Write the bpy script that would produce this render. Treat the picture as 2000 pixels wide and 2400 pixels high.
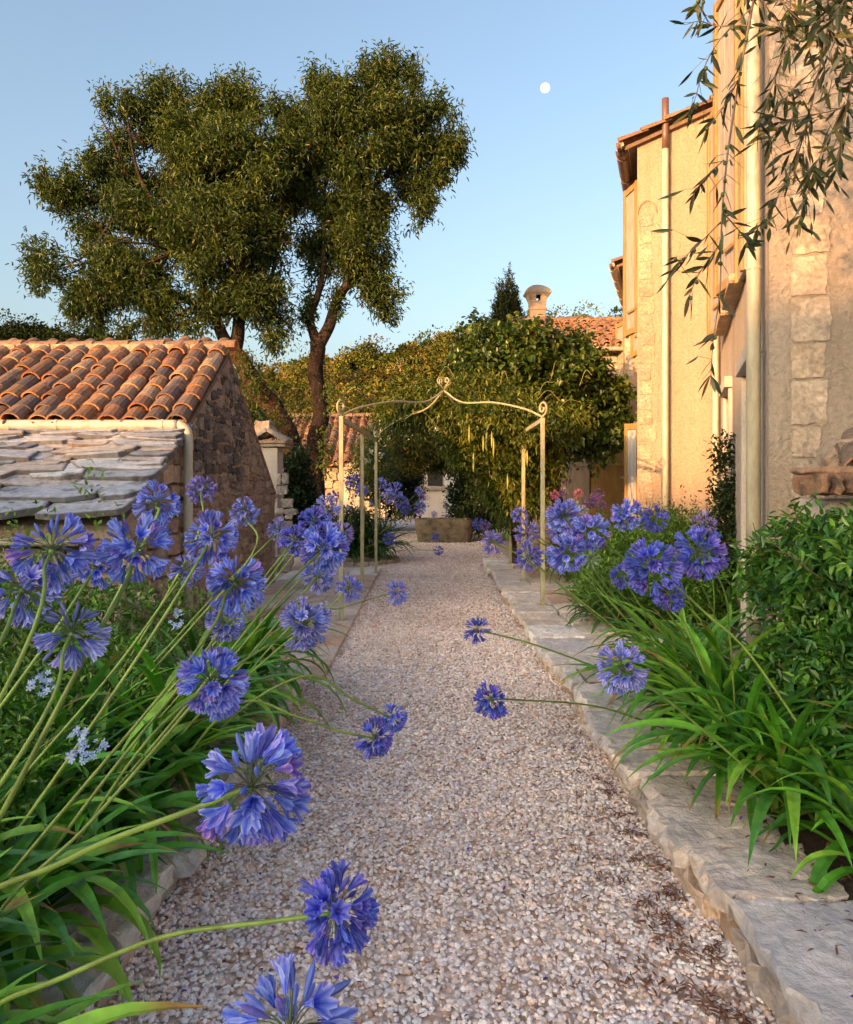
import bpy, math, random
import numpy as np
from mathutils import Vector, noise as mnoise
rad = math.radians
random.seed(7); RS = np.random.RandomState(11)
for o in list(bpy.data.objects): bpy.data.objects.remove(o)
SC = bpy.context.scene; COL = SC.collection

# ------------------------------------------------------------------ camera
F = 1800.0; CH = 1.55; HOR = 1125.0          # focal length in photo pixels, eye height, horizon row
cam = bpy.data.cameras.new('camera'); co = bpy.data.objects.new('camera', cam); COL.objects.link(co)
co.location = (0, 0, CH); co.rotation_euler = (rad(90), 0, 0)
cam.sensor_fit = 'VERTICAL'; cam.sensor_height = 36; cam.lens = 36 * F / 2400.0
cam.shift_y = -75 / 2400.0; cam.clip_end = 6000; cam.clip_start = 0.05
SC.camera = co
# ------------------------------------------------------------------ world, sun, exposure
SUN_AZ = 41.0      # light travels towards +Y, turned 38 degrees to +X
SUN_EL = 10.0
w = bpy.data.worlds.new('World'); SC.world = w; w.use_nodes = True
nt = w.node_tree; bg = nt.nodes['Background']
sky = nt.nodes.new('ShaderNodeTexSky'); sky.sky_type = 'NISHITA'; sky.sun_disc = False
sky.sun_elevation = rad(SUN_EL); sky.sun_rotation = rad(180 + SUN_AZ)
sky.altitude = 0; sky.air_density = 1.0; sky.dust_density = 5.5; sky.ozone_density = 1.1
nt.links.new(sky.outputs[0], bg.inputs[0]); bg.inputs[1].default_value = 0.15
sl = bpy.data.lights.new('sun', 'SUN'); so = bpy.data.objects.new('sun', sl); COL.objects.link(so)
sl.energy = 2.9; sl.angle = rad(0.6); sl.color = (1.0, 0.48, 0.17)
trav = Vector((math.sin(rad(SUN_AZ)) * math.cos(rad(SUN_EL)), math.cos(rad(SUN_AZ)) * math.cos(rad(SUN_EL)), -math.sin(rad(SUN_EL))))
so.rotation_euler = trav.to_track_quat('-Z', 'Y').to_euler(); so.location = (-20, -25, 20)
SC.view_settings.view_transform = 'Standard'; SC.view_settings.look = 'None'
SC.view_settings.exposure = 1.6; SC.view_settings.gamma = 1

# ------------------------------------------------------------------ helpers
def at(px, py, d): return np.array([(px - 1000) / F * d, d, CH - (py - HOR) / F * d])
def ground(px, py, z=0.0):
    d = (CH - z) * F / (py - HOR); return np.array([(px - 1000) / F * d, d, z])
def nrm(a):
    a = np.asarray(a, float); return a / np.maximum(np.linalg.norm(a, axis=-1, keepdims=True), 1e-9)

class G:
    """collects geometry; build() links it as one mesh object"""
    def __init__(s): s.V = []; s.C = []; s.F = {3: [], 4: []}; s.M = {3: [], 4: []}; s.N = []; s.n = 0
    def add(s, V, Fs, col=(1, 1, 1), mi=0):
        V = np.asarray(V, float).reshape(-1, 3); k = len(V)
        C = np.asarray(col, float)
        if C.ndim == 1: C = np.tile(C, (k, 1))
        s.V.append(V); s.C.append(C)
        if isinstance(Fs, np.ndarray):
            if len(Fs): s.F[Fs.shape[1]].append(Fs + s.n); s.M[Fs.shape[1]].append(np.full(len(Fs), mi))
        else:
            for f in Fs:
                if len(f) in (3, 4): a = np.array([f]); s.F[len(f)].append(a + s.n); s.M[len(f)].append(np.array([mi]))
                else: s.N.append(([i + s.n for i in f], mi))
        s.n += k
    def build(s, name, mats, parent=None, smooth=False, bevel=0):
        me = bpy.data.meshes.new(name)
        V = np.concatenate(s.V); C = np.concatenate(s.C)
        loops = []; starts = []; totals = []; mi = []; pos = 0
        for k in (3, 4):
            if s.F[k]:
                a = np.concatenate(s.F[k]); loops.append(a.ravel()); starts.append(pos + np.arange(len(a)) * k)
                totals.append(np.full(len(a), k)); mi.append(np.concatenate(s.M[k])); pos += a.size
        for f, m in s.N:
            loops.append(np.array(f)); starts.append(np.array([pos])); totals.append(np.array([len(f)])); mi.append(np.array([m])); pos += len(f)
        L = np.concatenate(loops)
        me.vertices.add(len(V)); me.vertices.foreach_set('co', V.astype(np.float32).ravel())
        me.loops.add(len(L)); me.loops.foreach_set('vertex_index', L.astype(np.int32))
        S = np.concatenate(starts); me.polygons.add(len(S))
        me.polygons.foreach_set('loop_start', S.astype(np.int32))
        me.polygons.foreach_set('loop_total', np.concatenate(totals).astype(np.int32))
        me.polygons.foreach_set('material_index', np.concatenate(mi).astype(np.int32))
        me.polygons.foreach_set('use_smooth', np.full(len(S), smooth))
        me.update(calc_edges=True)
        a = me.color_attributes.new('Col', 'FLOAT_COLOR', 'POINT')
        a.data.foreach_set('color', np.concatenate([C, np.ones((len(C), 1))], 1).astype(np.float32).ravel())
        if not isinstance(mats, (list, tuple)): mats = [mats]
        for m in mats: me.materials.append(m)
        o = bpy.data.objects.new(name, me); COL.objects.link(o)
        if parent: o.parent = parent; o.matrix_parent_inverse = parent.matrix_world.inverted() if False else o.matrix_parent_inverse
        if parent: # vertices are in world space: undo the parent's placement
            l = ROOT.get(parent.name, (0, 0, 0)); o.location = (-l[0], -l[1], -l[2]); ROOT[o.name] = (0, 0, 0)
        if bevel:
            b = o.modifiers.new('bevel', 'BEVEL'); b.width = bevel; b.segments = 2; b.limit_method = 'ANGLE'
        return o
ROOT = {}
def tag(o, label=None, cat=None, group=None, kind=None):
    if label: o['label'] = label
    if cat: o['category'] = cat
    if group: o['group'] = group
    if kind: o['kind'] = kind
    return o
def thing(name, loc, label, cat, group=None):
    o = bpy.data.objects.new(name, None); COL.objects.link(o); o.location = loc; o.empty_display_size = 0.1
    ROOT[o.name] = tuple(loc); return tag(o, label, cat, group)

def scatter(g, T, M, P, col=None, mi=0):
    """T=(verts, faces, vertexcolour) template, M (N,3,3) columns = axes, P (N,3)"""
    V, Fc, Cv = T; N = len(P); n = len(V)
    W = np.einsum('nij,vj->nvi', M, V) + P[:, None, :]
    C = np.tile(Cv[None], (N, 1, 1)) if col is None else Cv[None] * col[:, None, :]
    FF = (Fc[None] + (np.arange(N) * n)[:, None, None]).reshape(-1, Fc.shape[1])
    g.add(W.reshape(-1, 3), FF, np.clip(C.reshape(-1, 3), 0, 1), mi)
def basis(X, up=None):
    X = nrm(X); N = len(X)
    R = RS.normal(size=(N, 3)) if up is None else np.tile(np.array(up, float), (N, 1)) + RS.normal(size=(N, 3)) * .35
    Y = nrm(np.cross(R, X)); Z = np.cross(X, Y)
    return np.stack([X, Y, Z], 2)
def leafT(w=0.3, cup=.06, droop=.12):
    V = np.array([(0, 0, 0), (.3, w / 2, cup), (.72, w * .36, cup - droop * .4), (1, 0, -droop), (.72, -w * .36, cup - droop * .4), (.3, -w / 2, cup)])
    V[:, 2] += 0
    Fc = np.array([(0, 3, 2, 1), (0, 5, 4, 3)])
    return V, Fc, np.ones((6, 3))
def tube(g, pts, rr, n=8, col=(1, 1, 1), mi=0, cap=True):
    P = np.asarray(pts, float); k = len(P); rr = np.broadcast_to(np.asarray(rr, float), (k,))
    T = np.gradient(P, axis=0); T = nrm(T)
    ref = np.array([0, 0, 1.]) if abs(T[0][2]) < .9 else np.array([1., 0, 0])
    U = nrm(np.cross(T[0], ref)); V = []
    for i in range(k):
        U = nrm(U - T[i] * np.dot(U, T[i])); W = np.cross(T[i], U)
        for j in range(n):
            a = 2 * math.pi * j / n; V.append(P[i] + (U * math.cos(a) + W * math.sin(a)) * rr[i])
    Fc = np.array([(i * n + j, i * n + (j + 1) % n, (i + 1) * n + (j + 1) % n, (i + 1) * n + j) for i in range(k - 1) for j in range(n)])
    C = np.asarray(col, float)
    if C.ndim == 2: C = np.repeat(C, n, 0)
    b = g.n; g.add(V, Fc, C, mi)
    if cap: g.N.append(([b + j for j in range(n)][::-1], mi)); g.N.append(([b + (k - 1) * n + j for j in range(n)], mi))
def bez(P, n=14):
    P = [np.asarray(p, float) for p in P]; t = np.linspace(0, 1, n)[:, None]
    if len(P) == 2: return P[0] * (1 - t) + P[1] * t
    if len(P) == 3: return P[0] * (1 - t) ** 2 + 2 * P[1] * t * (1 - t) + P[2] * t ** 2
    return P[0] * (1 - t) ** 3 + 3 * P[1] * t * (1 - t) ** 2 + 3 * P[2] * t ** 2 * (1 - t) + P[3] * t ** 3
def spline(P, per=6):
    P = np.asarray(P, float); Q = np.vstack([2 * P[0] - P[1], P, 2 * P[-1] - P[-2]]); out = []
    for i in range(1, len(Q) - 2):
        for t in np.linspace(0, 1, per, endpoint=False):
            a, b, c, d = Q[i - 1], Q[i], Q[i + 1], Q[i + 2]
            out.append(.5 * ((2 * b) + (c - a) * t + (2 * a - 5 * b + 4 * c - d) * t * t + (-a + 3 * b - 3 * c + d) * t ** 3))
    out.append(Q[-2]); return np.array(out)
BXF = np.array([(0, 3, 2, 1), (4, 5, 6, 7), (0, 1, 5, 4), (1, 2, 6, 5), (2, 3, 7, 6), (3, 0, 4, 7)])
def box(g, c, s, ax=None, col=(1, 1, 1), mi=0):
    """centre, full sizes, axes rows"""
    A = np.eye(3) if ax is None else np.array(ax, float); c = np.array(c, float); h = np.array(s, float) / 2
    V = [c + A[0] * x * h[0] + A[1] * y * h[1] + A[2] * z * h[2] for z in (-1, 1) for x, y in ((-1, -1), (1, -1), (1, 1), (-1, 1))]
    g.add(V, BXF, col, mi)
def n3(p, s): return mnoise.noise(Vector((p[0] * s, p[1] * s, p[2] * s)))
def rock(g, c, s, ax=None, col=(1, 1, 1), amp=.12, seg=3, seed=0, rnd=.25, mi=0, dz=1.0):
    """rough block: subdivided box, rounded and displaced by noise"""
    A = np.eye(3) if ax is None else np.array(ax, float); c = np.array(c, float); h = np.array(s, float) / 2
    key = {}; V = []; Fc = []; m = min(h)
    def vid(p):
        k = tuple(np.round(p, 4))
        if k not in key:
            q = np.array(p, float)
            L = np.linalg.norm(q); inner = q * (1 - rnd * max(0, L - 1) * .6)
            w_ = inner * h
            dd = np.array([n3(w_ / m * .8 + seed * 7.1 + k_ * 3.3, .9) for k_ in range(3)])
            w_ = w_ + dd * amp * m * 2 + np.array([n3(w_ * 28 + seed + k_ * 5, 1) for k_ in range(3)]) * .075 * amp * m * 6 * (m > .03)
            if dz != 1: w_[2] = (inner * h)[2] * (1 - dz) + w_[2] * dz
            key[k] = len(V); V.append(c + A[0] * w_[0] + A[1] * w_[1] + A[2] * w_[2])
        return key[k]
    for a in range(3):
        for sg in (-1, 1):
            b, d = (a + 1) % 3, (a + 2) % 3
            for i in range(seg):
                for j in range(seg):
                    q = []
                    for (u, v) in ((0, 0), (1, 0), (1, 1), (0, 1)):
                        p = [0, 0, 0]; p[a] = sg; p[b] = -1 + 2 * (i + u) / seg; p[d] = -1 + 2 * (j + v) / seg; q.append(vid(p))
                    Fc.append(q if sg > 0 else q[::-1])
    cc = np.array(col, float)
    CV = np.array([cc * (1 + .25 * n3(v, 9)) for v in V])
    g.add(V, np.array(Fc), np.clip(CV, 0, 1), mi)

# ------------------------------------------------------------------ materials
def mat(name): 
    m = bpy.data.materials.new(name); m.use_nodes = True; t = m.node_tree; b = t.nodes['Principled BSDF']; return m, t, b
def nd(t, ty, **k):
    n = t.nodes.new(ty)
    for a, v in k.items():
        if a in ('scale', 'detail', 'roughness', 'distortion', 'w', 'lac'):
            n.inputs[{'scale': 'Scale', 'detail': 'Detail', 'roughness': 'Roughness', 'distortion': 'Distortion'}[a]].default_value = v
        else: setattr(n, a, v)
    return n
def ramp(t, fac, stops):
    r = t.nodes.new('ShaderNodeValToRGB'); e = r.color_ramp.elements
    while len(e) < len(stops): e.new(.5)
    for x, (p, c) in zip(e, stops): x.position = p; x.color = (*c, 1) if len(c) == 3 else c
    t.links.new(fac, r.inputs[0]); return r.outputs[0]
def mixc(t, f, a, b, mode='MIX'):
    m = t.nodes.new('ShaderNodeMix'); m.data_type = 'RGBA'; m.blend_type = mode
    if isinstance(f, (int, float)): m.inputs[0].default_value = f
    else: t.links.new(f, m.inputs[0])
    for i, x in ((6, a), (7, b)):
        if isinstance(x, tuple): m.inputs[i].default_value = (*x, 1)
        else: t.links.new(x, m.inputs[i])
    return m.outputs[2]
def bump(t, b, h, s=.5, dist=.01, chain=None):
    n = t.nodes.new('ShaderNodeBump'); n.inputs['Strength'].default_value = s; n.inputs['Distance'].default_value = dist
    t.links.new(h, n.inputs['Height'])
    if chain: t.links.new(chain, n.inputs['Normal'])
    t.links.new(n.outputs[0], b.inputs['Normal']); return n.outputs[0]
def coords(t, sc=(1, 1, 1)):
    g = t.nodes.new('ShaderNodeNewGeometry'); m = t.nodes.new('ShaderNodeMapping'); m.inputs['Scale'].default_value = sc
    t.links.new(g.outputs['Position'], m.inputs[0]); return m.outputs[0]
def noise(t, v, s, d=4, r=.55, dist=0):
    n = nd(t, 'ShaderNodeTexNoise', scale=s, detail=d, roughness=r, distortion=dist); t.links.new(v, n.inputs['Vector']); return n.outputs[0]
def voro(t, v, s, feat='F1', out='Distance', rnd=1):
    n = nd(t, 'ShaderNodeTexVoronoi', feature=feat, scale=s); n.inputs['Randomness'].default_value = rnd; t.links.new(v, n.inputs['Vector']); return n.outputs[out]
def attr(t):
    a = t.nodes.new('ShaderNodeAttribute'); a.attribute_name = 'Col'; return a.outputs['Color']
def leafmat(name, rough=.45, trans=.3, tint=(1, 1, 1), spec=.4, var=.5, vs=8):
    m, t, b = mat(name); v = coords(t)
    n = noise(t, v, vs, 2)
    c = mixc(t, 1.0, attr(t), ramp(t, n, [(.3, (1 - var,) * 3), (.7, (1 + var * .3,) * 3)]), 'MULTIPLY')
    c = mixc(t, 1.0, c, tint, 'MULTIPLY')
    t.links.new(c, b.inputs['Base Color']); b.inputs['Roughness'].default_value = rough; b.inputs['Specular IOR Level'].default_value = spec
    if trans:
        tr = t.nodes.new('ShaderNodeBsdfTranslucent'); mx = t.nodes.new('ShaderNodeMixShader'); mx.inputs[0].default_value = trans
        t.links.new(mixc(t, 1.0, c, (1.0, 1.15, .5) if tint == (1, 1, 1) else (1, 1, 1), 'MULTIPLY'), tr.inputs[0])
        t.links.new(b.outputs[0], mx.inputs[1]); t.links.new(tr.outputs[0], mx.inputs[2]); t.links.new(mx.outputs[0], t.nodes['Material Output'].inputs[0])
    return m
def stonemat(name, rough=.9, bs=.7, ns=30, dist=.012, stain=None, lo=.62):
    m, t, b = mat(name); v = coords(t)
    a = noise(t, v, ns, 8, .65); bb = noise(t, v, ns * .15, 5, .6)
    c = mixc(t, 1, attr(t), ramp(t, a, [(.3, (lo,) * 3), (.65, (1.12,) * 3)]), 'MULTIPLY')
    c = mixc(t, 1, c, ramp(t, bb, [(.3, (.75, .76, .8)), (.7, (1.1, 1.06, 1.0))]), 'MULTIPLY')
    if stain: c = mixc(t, ramp(t, noise(t, v, stain[1], 6, .7), [(stain[2], (0, 0, 0)), (stain[2] + .12, (1, 1, 1))]), c, stain[0])
    t.links.new(c, b.inputs['Base Color']); b.inputs['Roughness'].default_value = rough; b.inputs['Specular IOR Level'].default_value = .2
    bump(t, b, a, bs, dist); return m
def stucco(name, c1, c2, sc=60, dist=.006, st=.8, streak=True):
    m, t, b = mat(name); v = coords(t)
    n = noise(t, v, sc, 8, .7); n2 = noise(t, coords(t, (1, 1, .25)) if streak else v, 2.2, 6, .65)
    c = ramp(t, n2, [(.3, c2), (.62, c1)])
    c = mixc(t, .7, c, ramp(t, n, [(.3, (.66, .63, .6)), (.6, (1.05, 1.05, 1.05))]), 'MULTIPLY')
    sp = noise(t, v, 11, 6, .7); c = mixc(t, ramp(t, sp, [(.62, (0, 0, 0)), (.72, (.5, .5, .5))]), c, (c2[0] * .7, c2[1] * .62, c2[2] * .55))
    t.links.new(c, b.inputs['Base Color']); b.inputs['Roughness'].default_value = .95; b.inputs['Specular IOR Level'].default_value = .15
    st_ = noise(t, coords(t, (5, 5, .35)), 1.0, 6, .7); c = mixc(t, ramp(t, st_, [(.52, (0, 0, 0)), (.70, (.32, .32, .32))]), c, (c2[0] * .62, c2[1] * .60, c2[2] * .60)); t.links.new(c, b.inputs['Base Color'])
    k = bump(t, b, n2, .4, dist * 3); bump(t, b, n, st, dist, k); return m
def paint(name, c, rough=.45, c2=None, sc=14):
    m, t, b = mat(name); v = coords(t, (1, 1, .3)); n = noise(t, v, sc, 6, .7)
    c2 = c2 or tuple(x * .72 for x in c)
    t.links.new(ramp(t, n, [(.35, c2), (.6, c)]), b.inputs['Base Color']); b.inputs['Roughness'].default_value = rough
    bump(t, b, n, .12, .004); return m

M = {}
M['tree'] = leafmat('almond_foliage', .45, .3); M['leaf'] = leafmat('glossy_leaf', .32, .25, spec=.5)
M['strap'] = leafmat('strap_leaf', .34, .22, spec=.5, var=.35, vs=20); M['olive'] = leafmat('olive_leaf', .45, .12)
M['petal'] = leafmat('blue_petal', .5, .25, tint=(.98, 1, 1.0), spec=.25, var=.12)
M['hillfol'] = leafmat('wood_foliage', .8, .15, spec=.1)
M['stem'] = leafmat('green_stem', .4, 0, var=.45, vs=14)
M['bark'] = stonemat('bark', .95, 1.0, 14, .09, ((.012, .009, .007), 4, .5), .3)
M['stone'] = stonemat('limestone', .9, .8, 34, .012)
M['slab'] = stonemat('grey_slab', .75, 1.0, 16, .02, ((.07, .07, .08), 3.0, .55))
M['gable'] = stonemat('old_masonry', .95, .9, 30, .015)
M['tile'] = stonemat('clay_tile', .85, .7, 30, .010, ((.12, .095, .08), 7, .53))
M['mortar'] = stucco('lime_mortar', (.42, .35, .28), (.24, .19, .16), 45, .012)
M['kerb'] = stonemat('kerb_stone', .85, 1.0, 26, .02, ((.46, .36, .30), 11, .63), .74)
M['stucco'] = stucco('cream_render', (.54, .41, .315), (.47, .345, .255), 38, .03, 1.0)
M['stucco_near'] = stucco('rough_render', (.66, .57, .49), (.53, .44, .36), 30, .05, 1.0)
M['white'] = stucco('white_render', (.62, .57, .52), (.48, .43, .38), 40, .006, .5)
M['cream'] = paint('cream_gutter_paint', (.56, .53, .43), .4)
M['brownpipe'] = paint('brown_pipe', (.17, .095, .075), .4)
M['shutter'] = paint('ochre_shutter_paint', (.38, .24, .085), .55, (.28, .17, .055))
M['panel'] = paint('pale_shutter_board', (.40, .34, .29), .6)
M['door'] = paint('grey_door_paint', (.50, .50, .50), .55)
M['pergola'] = paint('pergola_paint', (.44, .42, .27), .5, (.27, .24, .14), 25)
M['dark'] = paint('dark_recess', (.02, .018, .016), .8)
M['iron'] = paint('black_iron', (.03, .025, .022), .5)
M['gravelstone'] = stonemat('gravel_stone', .85, .3, 60, .004, None, .8)
def gravelmat():
    m, t, b = mat('gravel'); v = coords(t)
    vc = voro(t, v, 42, 'F1', 'Color'); d = voro(t, v, 42, 'F1', 'Distance'); big = noise(t, v, .8, 4)
    r = t.nodes.new('ShaderNodeSeparateColor'); t.links.new(vc, r.inputs[0])
    c = ramp(t, r.outputs[0], [(0, (.42, .30, .23)), (.15, (.66, .53, .45)), (.5, (.80, .69, .63)), (.85, (.90, .82, .78)), (1, (.52, .46, .45))])
    c = mixc(t, 1, c, ramp(t, d, [(.2, (1, 1, 1)), (.75, (.66, .60, .56))]), 'MULTIPLY')
    c = mixc(t, 1, c, ramp(t, big, [(.3, (.8, .76, .73)), (.65, (1.05, 1.03, 1))]), 'MULTIPLY')
    t.links.new(c, b.inputs['Base Color']); b.inputs['Roughness'].default_value = .9
    bump(t, b, d, -1.0, .02); return m
M['gravel'] = gravelmat()
def soilmat(name, c1, c2, s=12):
    m, t, b = mat(name); v = coords(t); n = noise(t, v, s, 8, .7)
    t.links.new(ramp(t, n, [(.35, c2), (.65, c1)]), b.inputs['Base Color']); b.inputs['Roughness'].default_value = 1; bump(t, b, n, 1, .03); return m
M['soil'] = soilmat('bed_soil', (.07, .045, .03), (.02, .014, .01))
M['earth'] = soilmat('dry_ground', (.16, .14, .06), (.07, .07, .03), 1.5)
M['hill'] = soilmat('hill_scrub', (.07, .06, .02), (.03, .035, .012), .25)

# ------------------------------------------------------------------ setting: ground, path, beds
def sheet(name, x0, x1, y0, y1, z, m, nx=1, ny=1, amp=0):
    g = G(); xs = np.linspace(x0, x1, nx + 1); ys = np.linspace(y0, y1, ny + 1)
    V = [(x, y, z + (amp * n3((x, y, 0), 3) if amp else 0)) for y in ys for x in xs]
    Fc = np.array([(j * (nx + 1) + i, j * (nx + 1) + i + 1, (j + 1) * (nx + 1) + i + 1, (j + 1) * (nx + 1) + i) for j in range(ny) for i in range(nx)])
    g.add(V, Fc); return tag(g.build(name, m, smooth=amp > 0), kind='structure')
sheet('ground', -2500, 2500, -600, 4500, -.05, M['earth'])
sheet('gravel_path', -9, 9, -7, 45, 0.0, M['gravel'])
sheet('flower_bed', -6.5, -1.1, -1.2, 5.85, .11, M['soil'], 40, 40, .06)
g = G()
for (x0, x1, y0, y1) in ((1.36, 3.4, -1.2, 4.6), (1.75, 3.55, 6.9, 9.6)):
    g.add([(x0, y0, .17), (x1, y0, .17), (x1, y1, .17), (x0, y1, .17)], [(0, 1, 2, 3)])
tag(g.build('planting_soil', M['soil']), kind='structure')

# loose gravel stones
def stoneT(seed):
    r = np.random.RandomState(seed); p = (1 + 5 ** .5) / 2
    V = nrm(np.array([(-1, p, 0), (1, p, 0), (-1, -p, 0), (1, -p, 0), (0, -1, p), (0, 1, p), (0, -1, -p), (0, 1, -p), (p, 0, -1), (p, 0, 1), (-p, 0, -1), (-p, 0, 1)], float))
    V = V * r.uniform(.65, 1.15, (12, 1)); V = V * np.array([1, .72, .5])
    Fc = np.array([(0, 11, 5), (0, 5, 1), (0, 1, 7), (0, 7, 10), (0, 10, 11), (1, 5, 9), (5, 11, 4), (11, 10, 2), (10, 7, 6), (7, 1, 8), (3, 9, 4), (3, 4, 2), (3, 2, 6), (3, 6, 8), (3, 8, 9), (4, 9, 5), (2, 4, 11), (6, 2, 10), (8, 6, 7), (9, 8, 1)])
    return V, Fc, np.ones((12, 3))
g = G(); ST = [stoneT(i) for i in range(8)]
PAL = np.array([(.86, .76, .72), (.92, .86, .83), (.78, .66, .62), (.84, .66, .54), (.68, .62, .63), (.95, .92, .91), (.50, .33, .24), (.70, .52, .41), (.88, .80, .79)])
PW = np.array([.2, .17, .15, .12, .1, .07, .05, .07, .07]); PW = PW / PW.sum()
for (y0, y1, dens, s0, s1) in ((1.7, 4.2, 5000, .007, .021), (4.2, 8, 3200, .008, .021), (8, 15, 1200, .010, .023), (15, 24, 500, .013, .024)):
    x0, x1 = (-1.12, 1.15) if y0 < 8 else (-1.05, 1.6)
    N = int((x1 - x0) * (y1 - y0) * dens)
    P = np.stack([RS.uniform(x0, x1, N), RS.uniform(y0, y1, N), np.zeros(N)], 1)
    edge = np.clip(np.minimum(P[:, 0] - x0, x1 - P[:, 0]), 0, .4)
    P[:, 2] = RS.uniform(-.002, .012, N) + .012 * (1 - edge / .4) * RS.rand(N) + np.array([.006 * n3((a, b, 0), 2.5) for a, b in P[:, :2]])
    for k in range(8):
        i = np.arange(N) % 8 == k; n = i.sum(); s = s0 + (s1 - s0) * RS.beta(1.6, 3, n) ** 1.0
        B = basis(np.stack([*RS.normal(size=(2, n)), RS.normal(size=n) * .25], 1), up=(0, 0, 1)) * s[:, None, None]
        c = np.minimum(PAL[RS.choice(len(PAL), n, p=PW)] * np.array([1.0, 1.03, 1.09]), .96) * np.array([1 + .16 * n3((a, b, 3), 1.1) for a, b in P[i][:, :2]])[:, None] * RS.uniform(.86, 1.07, (n, 1)); scatter(g, ST[k], B, P[i], c)
tag(g.build('loose_gravel', M['gravelstone']), kind='stuff')

# bark litter along the right kerb and on it
g = G(); LT = (np.array([(0, -.5, 0), (.5, -.62, .14), (1, -.1, .02), (1, .1, 0), (.5, .5, .1), (0, .4, .02)]) * np.array([1, .2, 1]), np.array([(0, 1, 4, 5), (1, 2, 3, 4)]), np.ones((6, 3)))
n = 2600; y = 1.9 + 5 * RS.beta(1.0, 4.2, n); x = .95 - np.abs(RS.normal(0, .20, n)) * np.clip(1.6 - .25 * y, .25, 1.3); kp = np.array([n3((a, b, 0), 7) for a, b in zip(x, y)]) > .05 + .1 * RS.rand(n); x = x[kp]; y = y[kp]; n = len(x); P = np.stack([x, y, RS.uniform(.018, .034, n)], 1)
n2 = 300; y = RS.uniform(1.7, 4.2, n2); x = RS.uniform(1.08, 1.6, n2) + .1 * RS.rand(n2); P = np.vstack([P, np.stack([x, y, np.full(n2, .195)], 1)])
n3_ = 100; P = np.vstack([P, np.stack([RS.uniform(-.9, .9, n3_), RS.uniform(1.8, 5, n3_), np.full(n3_, .028)], 1)]); n = len(P)
B = basis(np.stack([*RS.normal(size=(2, n)), RS.normal(size=n) * .15], 1), up=(0, 0, 1)) * RS.uniform(.012, .040, (n, 1, 1))
scatter(g, LT, B, P, np.array([(.14, .065, .042)]) * RS.uniform(.5, 2.0, (n, 1)) * np.array([1, .95, .9]))
tag(g.build('bark_litter', M['bark'].copy() if False else M['stem']), kind='stuff')
g = G(); n = 150; P = np.stack([RS.uniform(-.9, 1.4, n), RS.uniform(1.9, 6, n), np.full(n, .03)], 1); P[P[:, 0] > .97, 2] = .195; P = P[(P[:, 0] < .9) | (P[:, 0] > 1.0)]; n = len(P)
B = basis(np.stack([*RS.normal(size=(2, n)), RS.normal(size=n) * .2], 1), up=(0, 0, 1)) * RS.uniform(.012, .026, (n, 1, 1))
scatter(g, leafT(.5, .1, .1), B, P, np.array([(.16, .08, .42)]) * RS.uniform(.5, 1.3, (n, 1)))
tag(g.build('fallen_petals', M['petal']), kind='stuff')

# ------------------------------------------------------------------ kerbs and paving
def kerb(name, side, x_edge, y0, y1, label, topw, seed):
    r = random.Random(seed); t = thing(name, (x_edge, y0, 0), label, 'kerb'); gt = G(); gl = G()
    y = y0
    while y < y1:
        L = r.uniform(.32, .75); L = min(L, y1 - y + .05); wv = topw * r.uniform(.9, 1.1)
        xe = x_edge + r.uniform(-.04, .04)
        k = r.uniform(.8, 1.1); c = np.array(r.choice([(.80, .77, .76), (.74, .66, .62), (.86, .85, .85), (.74, .73, .76), (.84, .80, .77)])) * k
        rock(gt, (xe + side * wv / 2, y + L / 2, .135 + r.uniform(-.006, .008)), (wv + .02, L - .006, .085), None, c, .42, 10, r.random() * 9, .12, 0, .30)
        y += L
    y = y0
    while y < y1:
        L = r.uniform(.16, .42); hh = r.uniform(.11, .14)
        c = np.array(r.choice([(.66, .55, .46), (.54, .48, .44), (.70, .56, .45), (.50, .36, .27)])) * r.uniform(.8, 1.1)
        rock(gl, (x_edge + side * (.115 + r.uniform(-.02, .04)), y + L / 2, .045), (.2, L * .97, hh), None, c, .42, 6, r.random() * 9, .3); y += L
    # mortar bed between the stones
    box(gl, (x_edge + side * (topw * .55), (y0 + y1) / 2, .05), (topw * .75, y1 - y0 - .02, .13), None, (.22, .19, .17))
    gt.build('coping_stones', M['kerb'], t, smooth=False); gl.build('base_stones', M['kerb'], t); return t
kerb('stone_kerb', -1, -.90, 1.2, 5.7, 'rough pale limestone kerb in front of the left-hand agapanthus bed', .34, 3)
kerb('stone_kerb', 1, .97, 1.2, 13.4, 'long pale stone kerb with bark litter, along the right side of the gravel path', .42, 5)
def paving(name, cells, z, label, th=.06, seed=1, pal=None):
    r = random.Random(seed); g = G(); pal = pal or [(.72, .62, .55), (.76, .69, .63), (.66, .50, .40), (.80, .74, .69)]
    for (x0, x1, y0, y1, nx, ny) in cells:
        ys = [y0 + (y1 - y0) * j / ny for j in range(ny + 1)]
        for j in range(ny):
            cuts = [x0] + sorted(x0 + (x1 - x0) * (i + r.uniform(-.2, .2)) / nx for i in range(1, nx)) + [x1]
            for i in range(nx):
                a, b = cuts[i], cuts[i + 1]; c = np.array(r.choice(pal)) * r.uniform(.85, 1.1)
                rock(g, ((a + b) / 2, (ys[j] + ys[j + 1]) / 2, z - th / 2 + r.uniform(-.003, .003)), (b - a - .008, ys[j + 1] - ys[j] - .008, th), None, c, .06, 5, r.random() * 9, .06)
    return tag(g.build(name, M['kerb']), label, 'paving')
paving('stone_paving', [(-2.25, -.78, 5.9, 13.2, 3, 14)], .05, 'pale stone paving under the left posts of the near pergola', seed=4)
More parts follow.
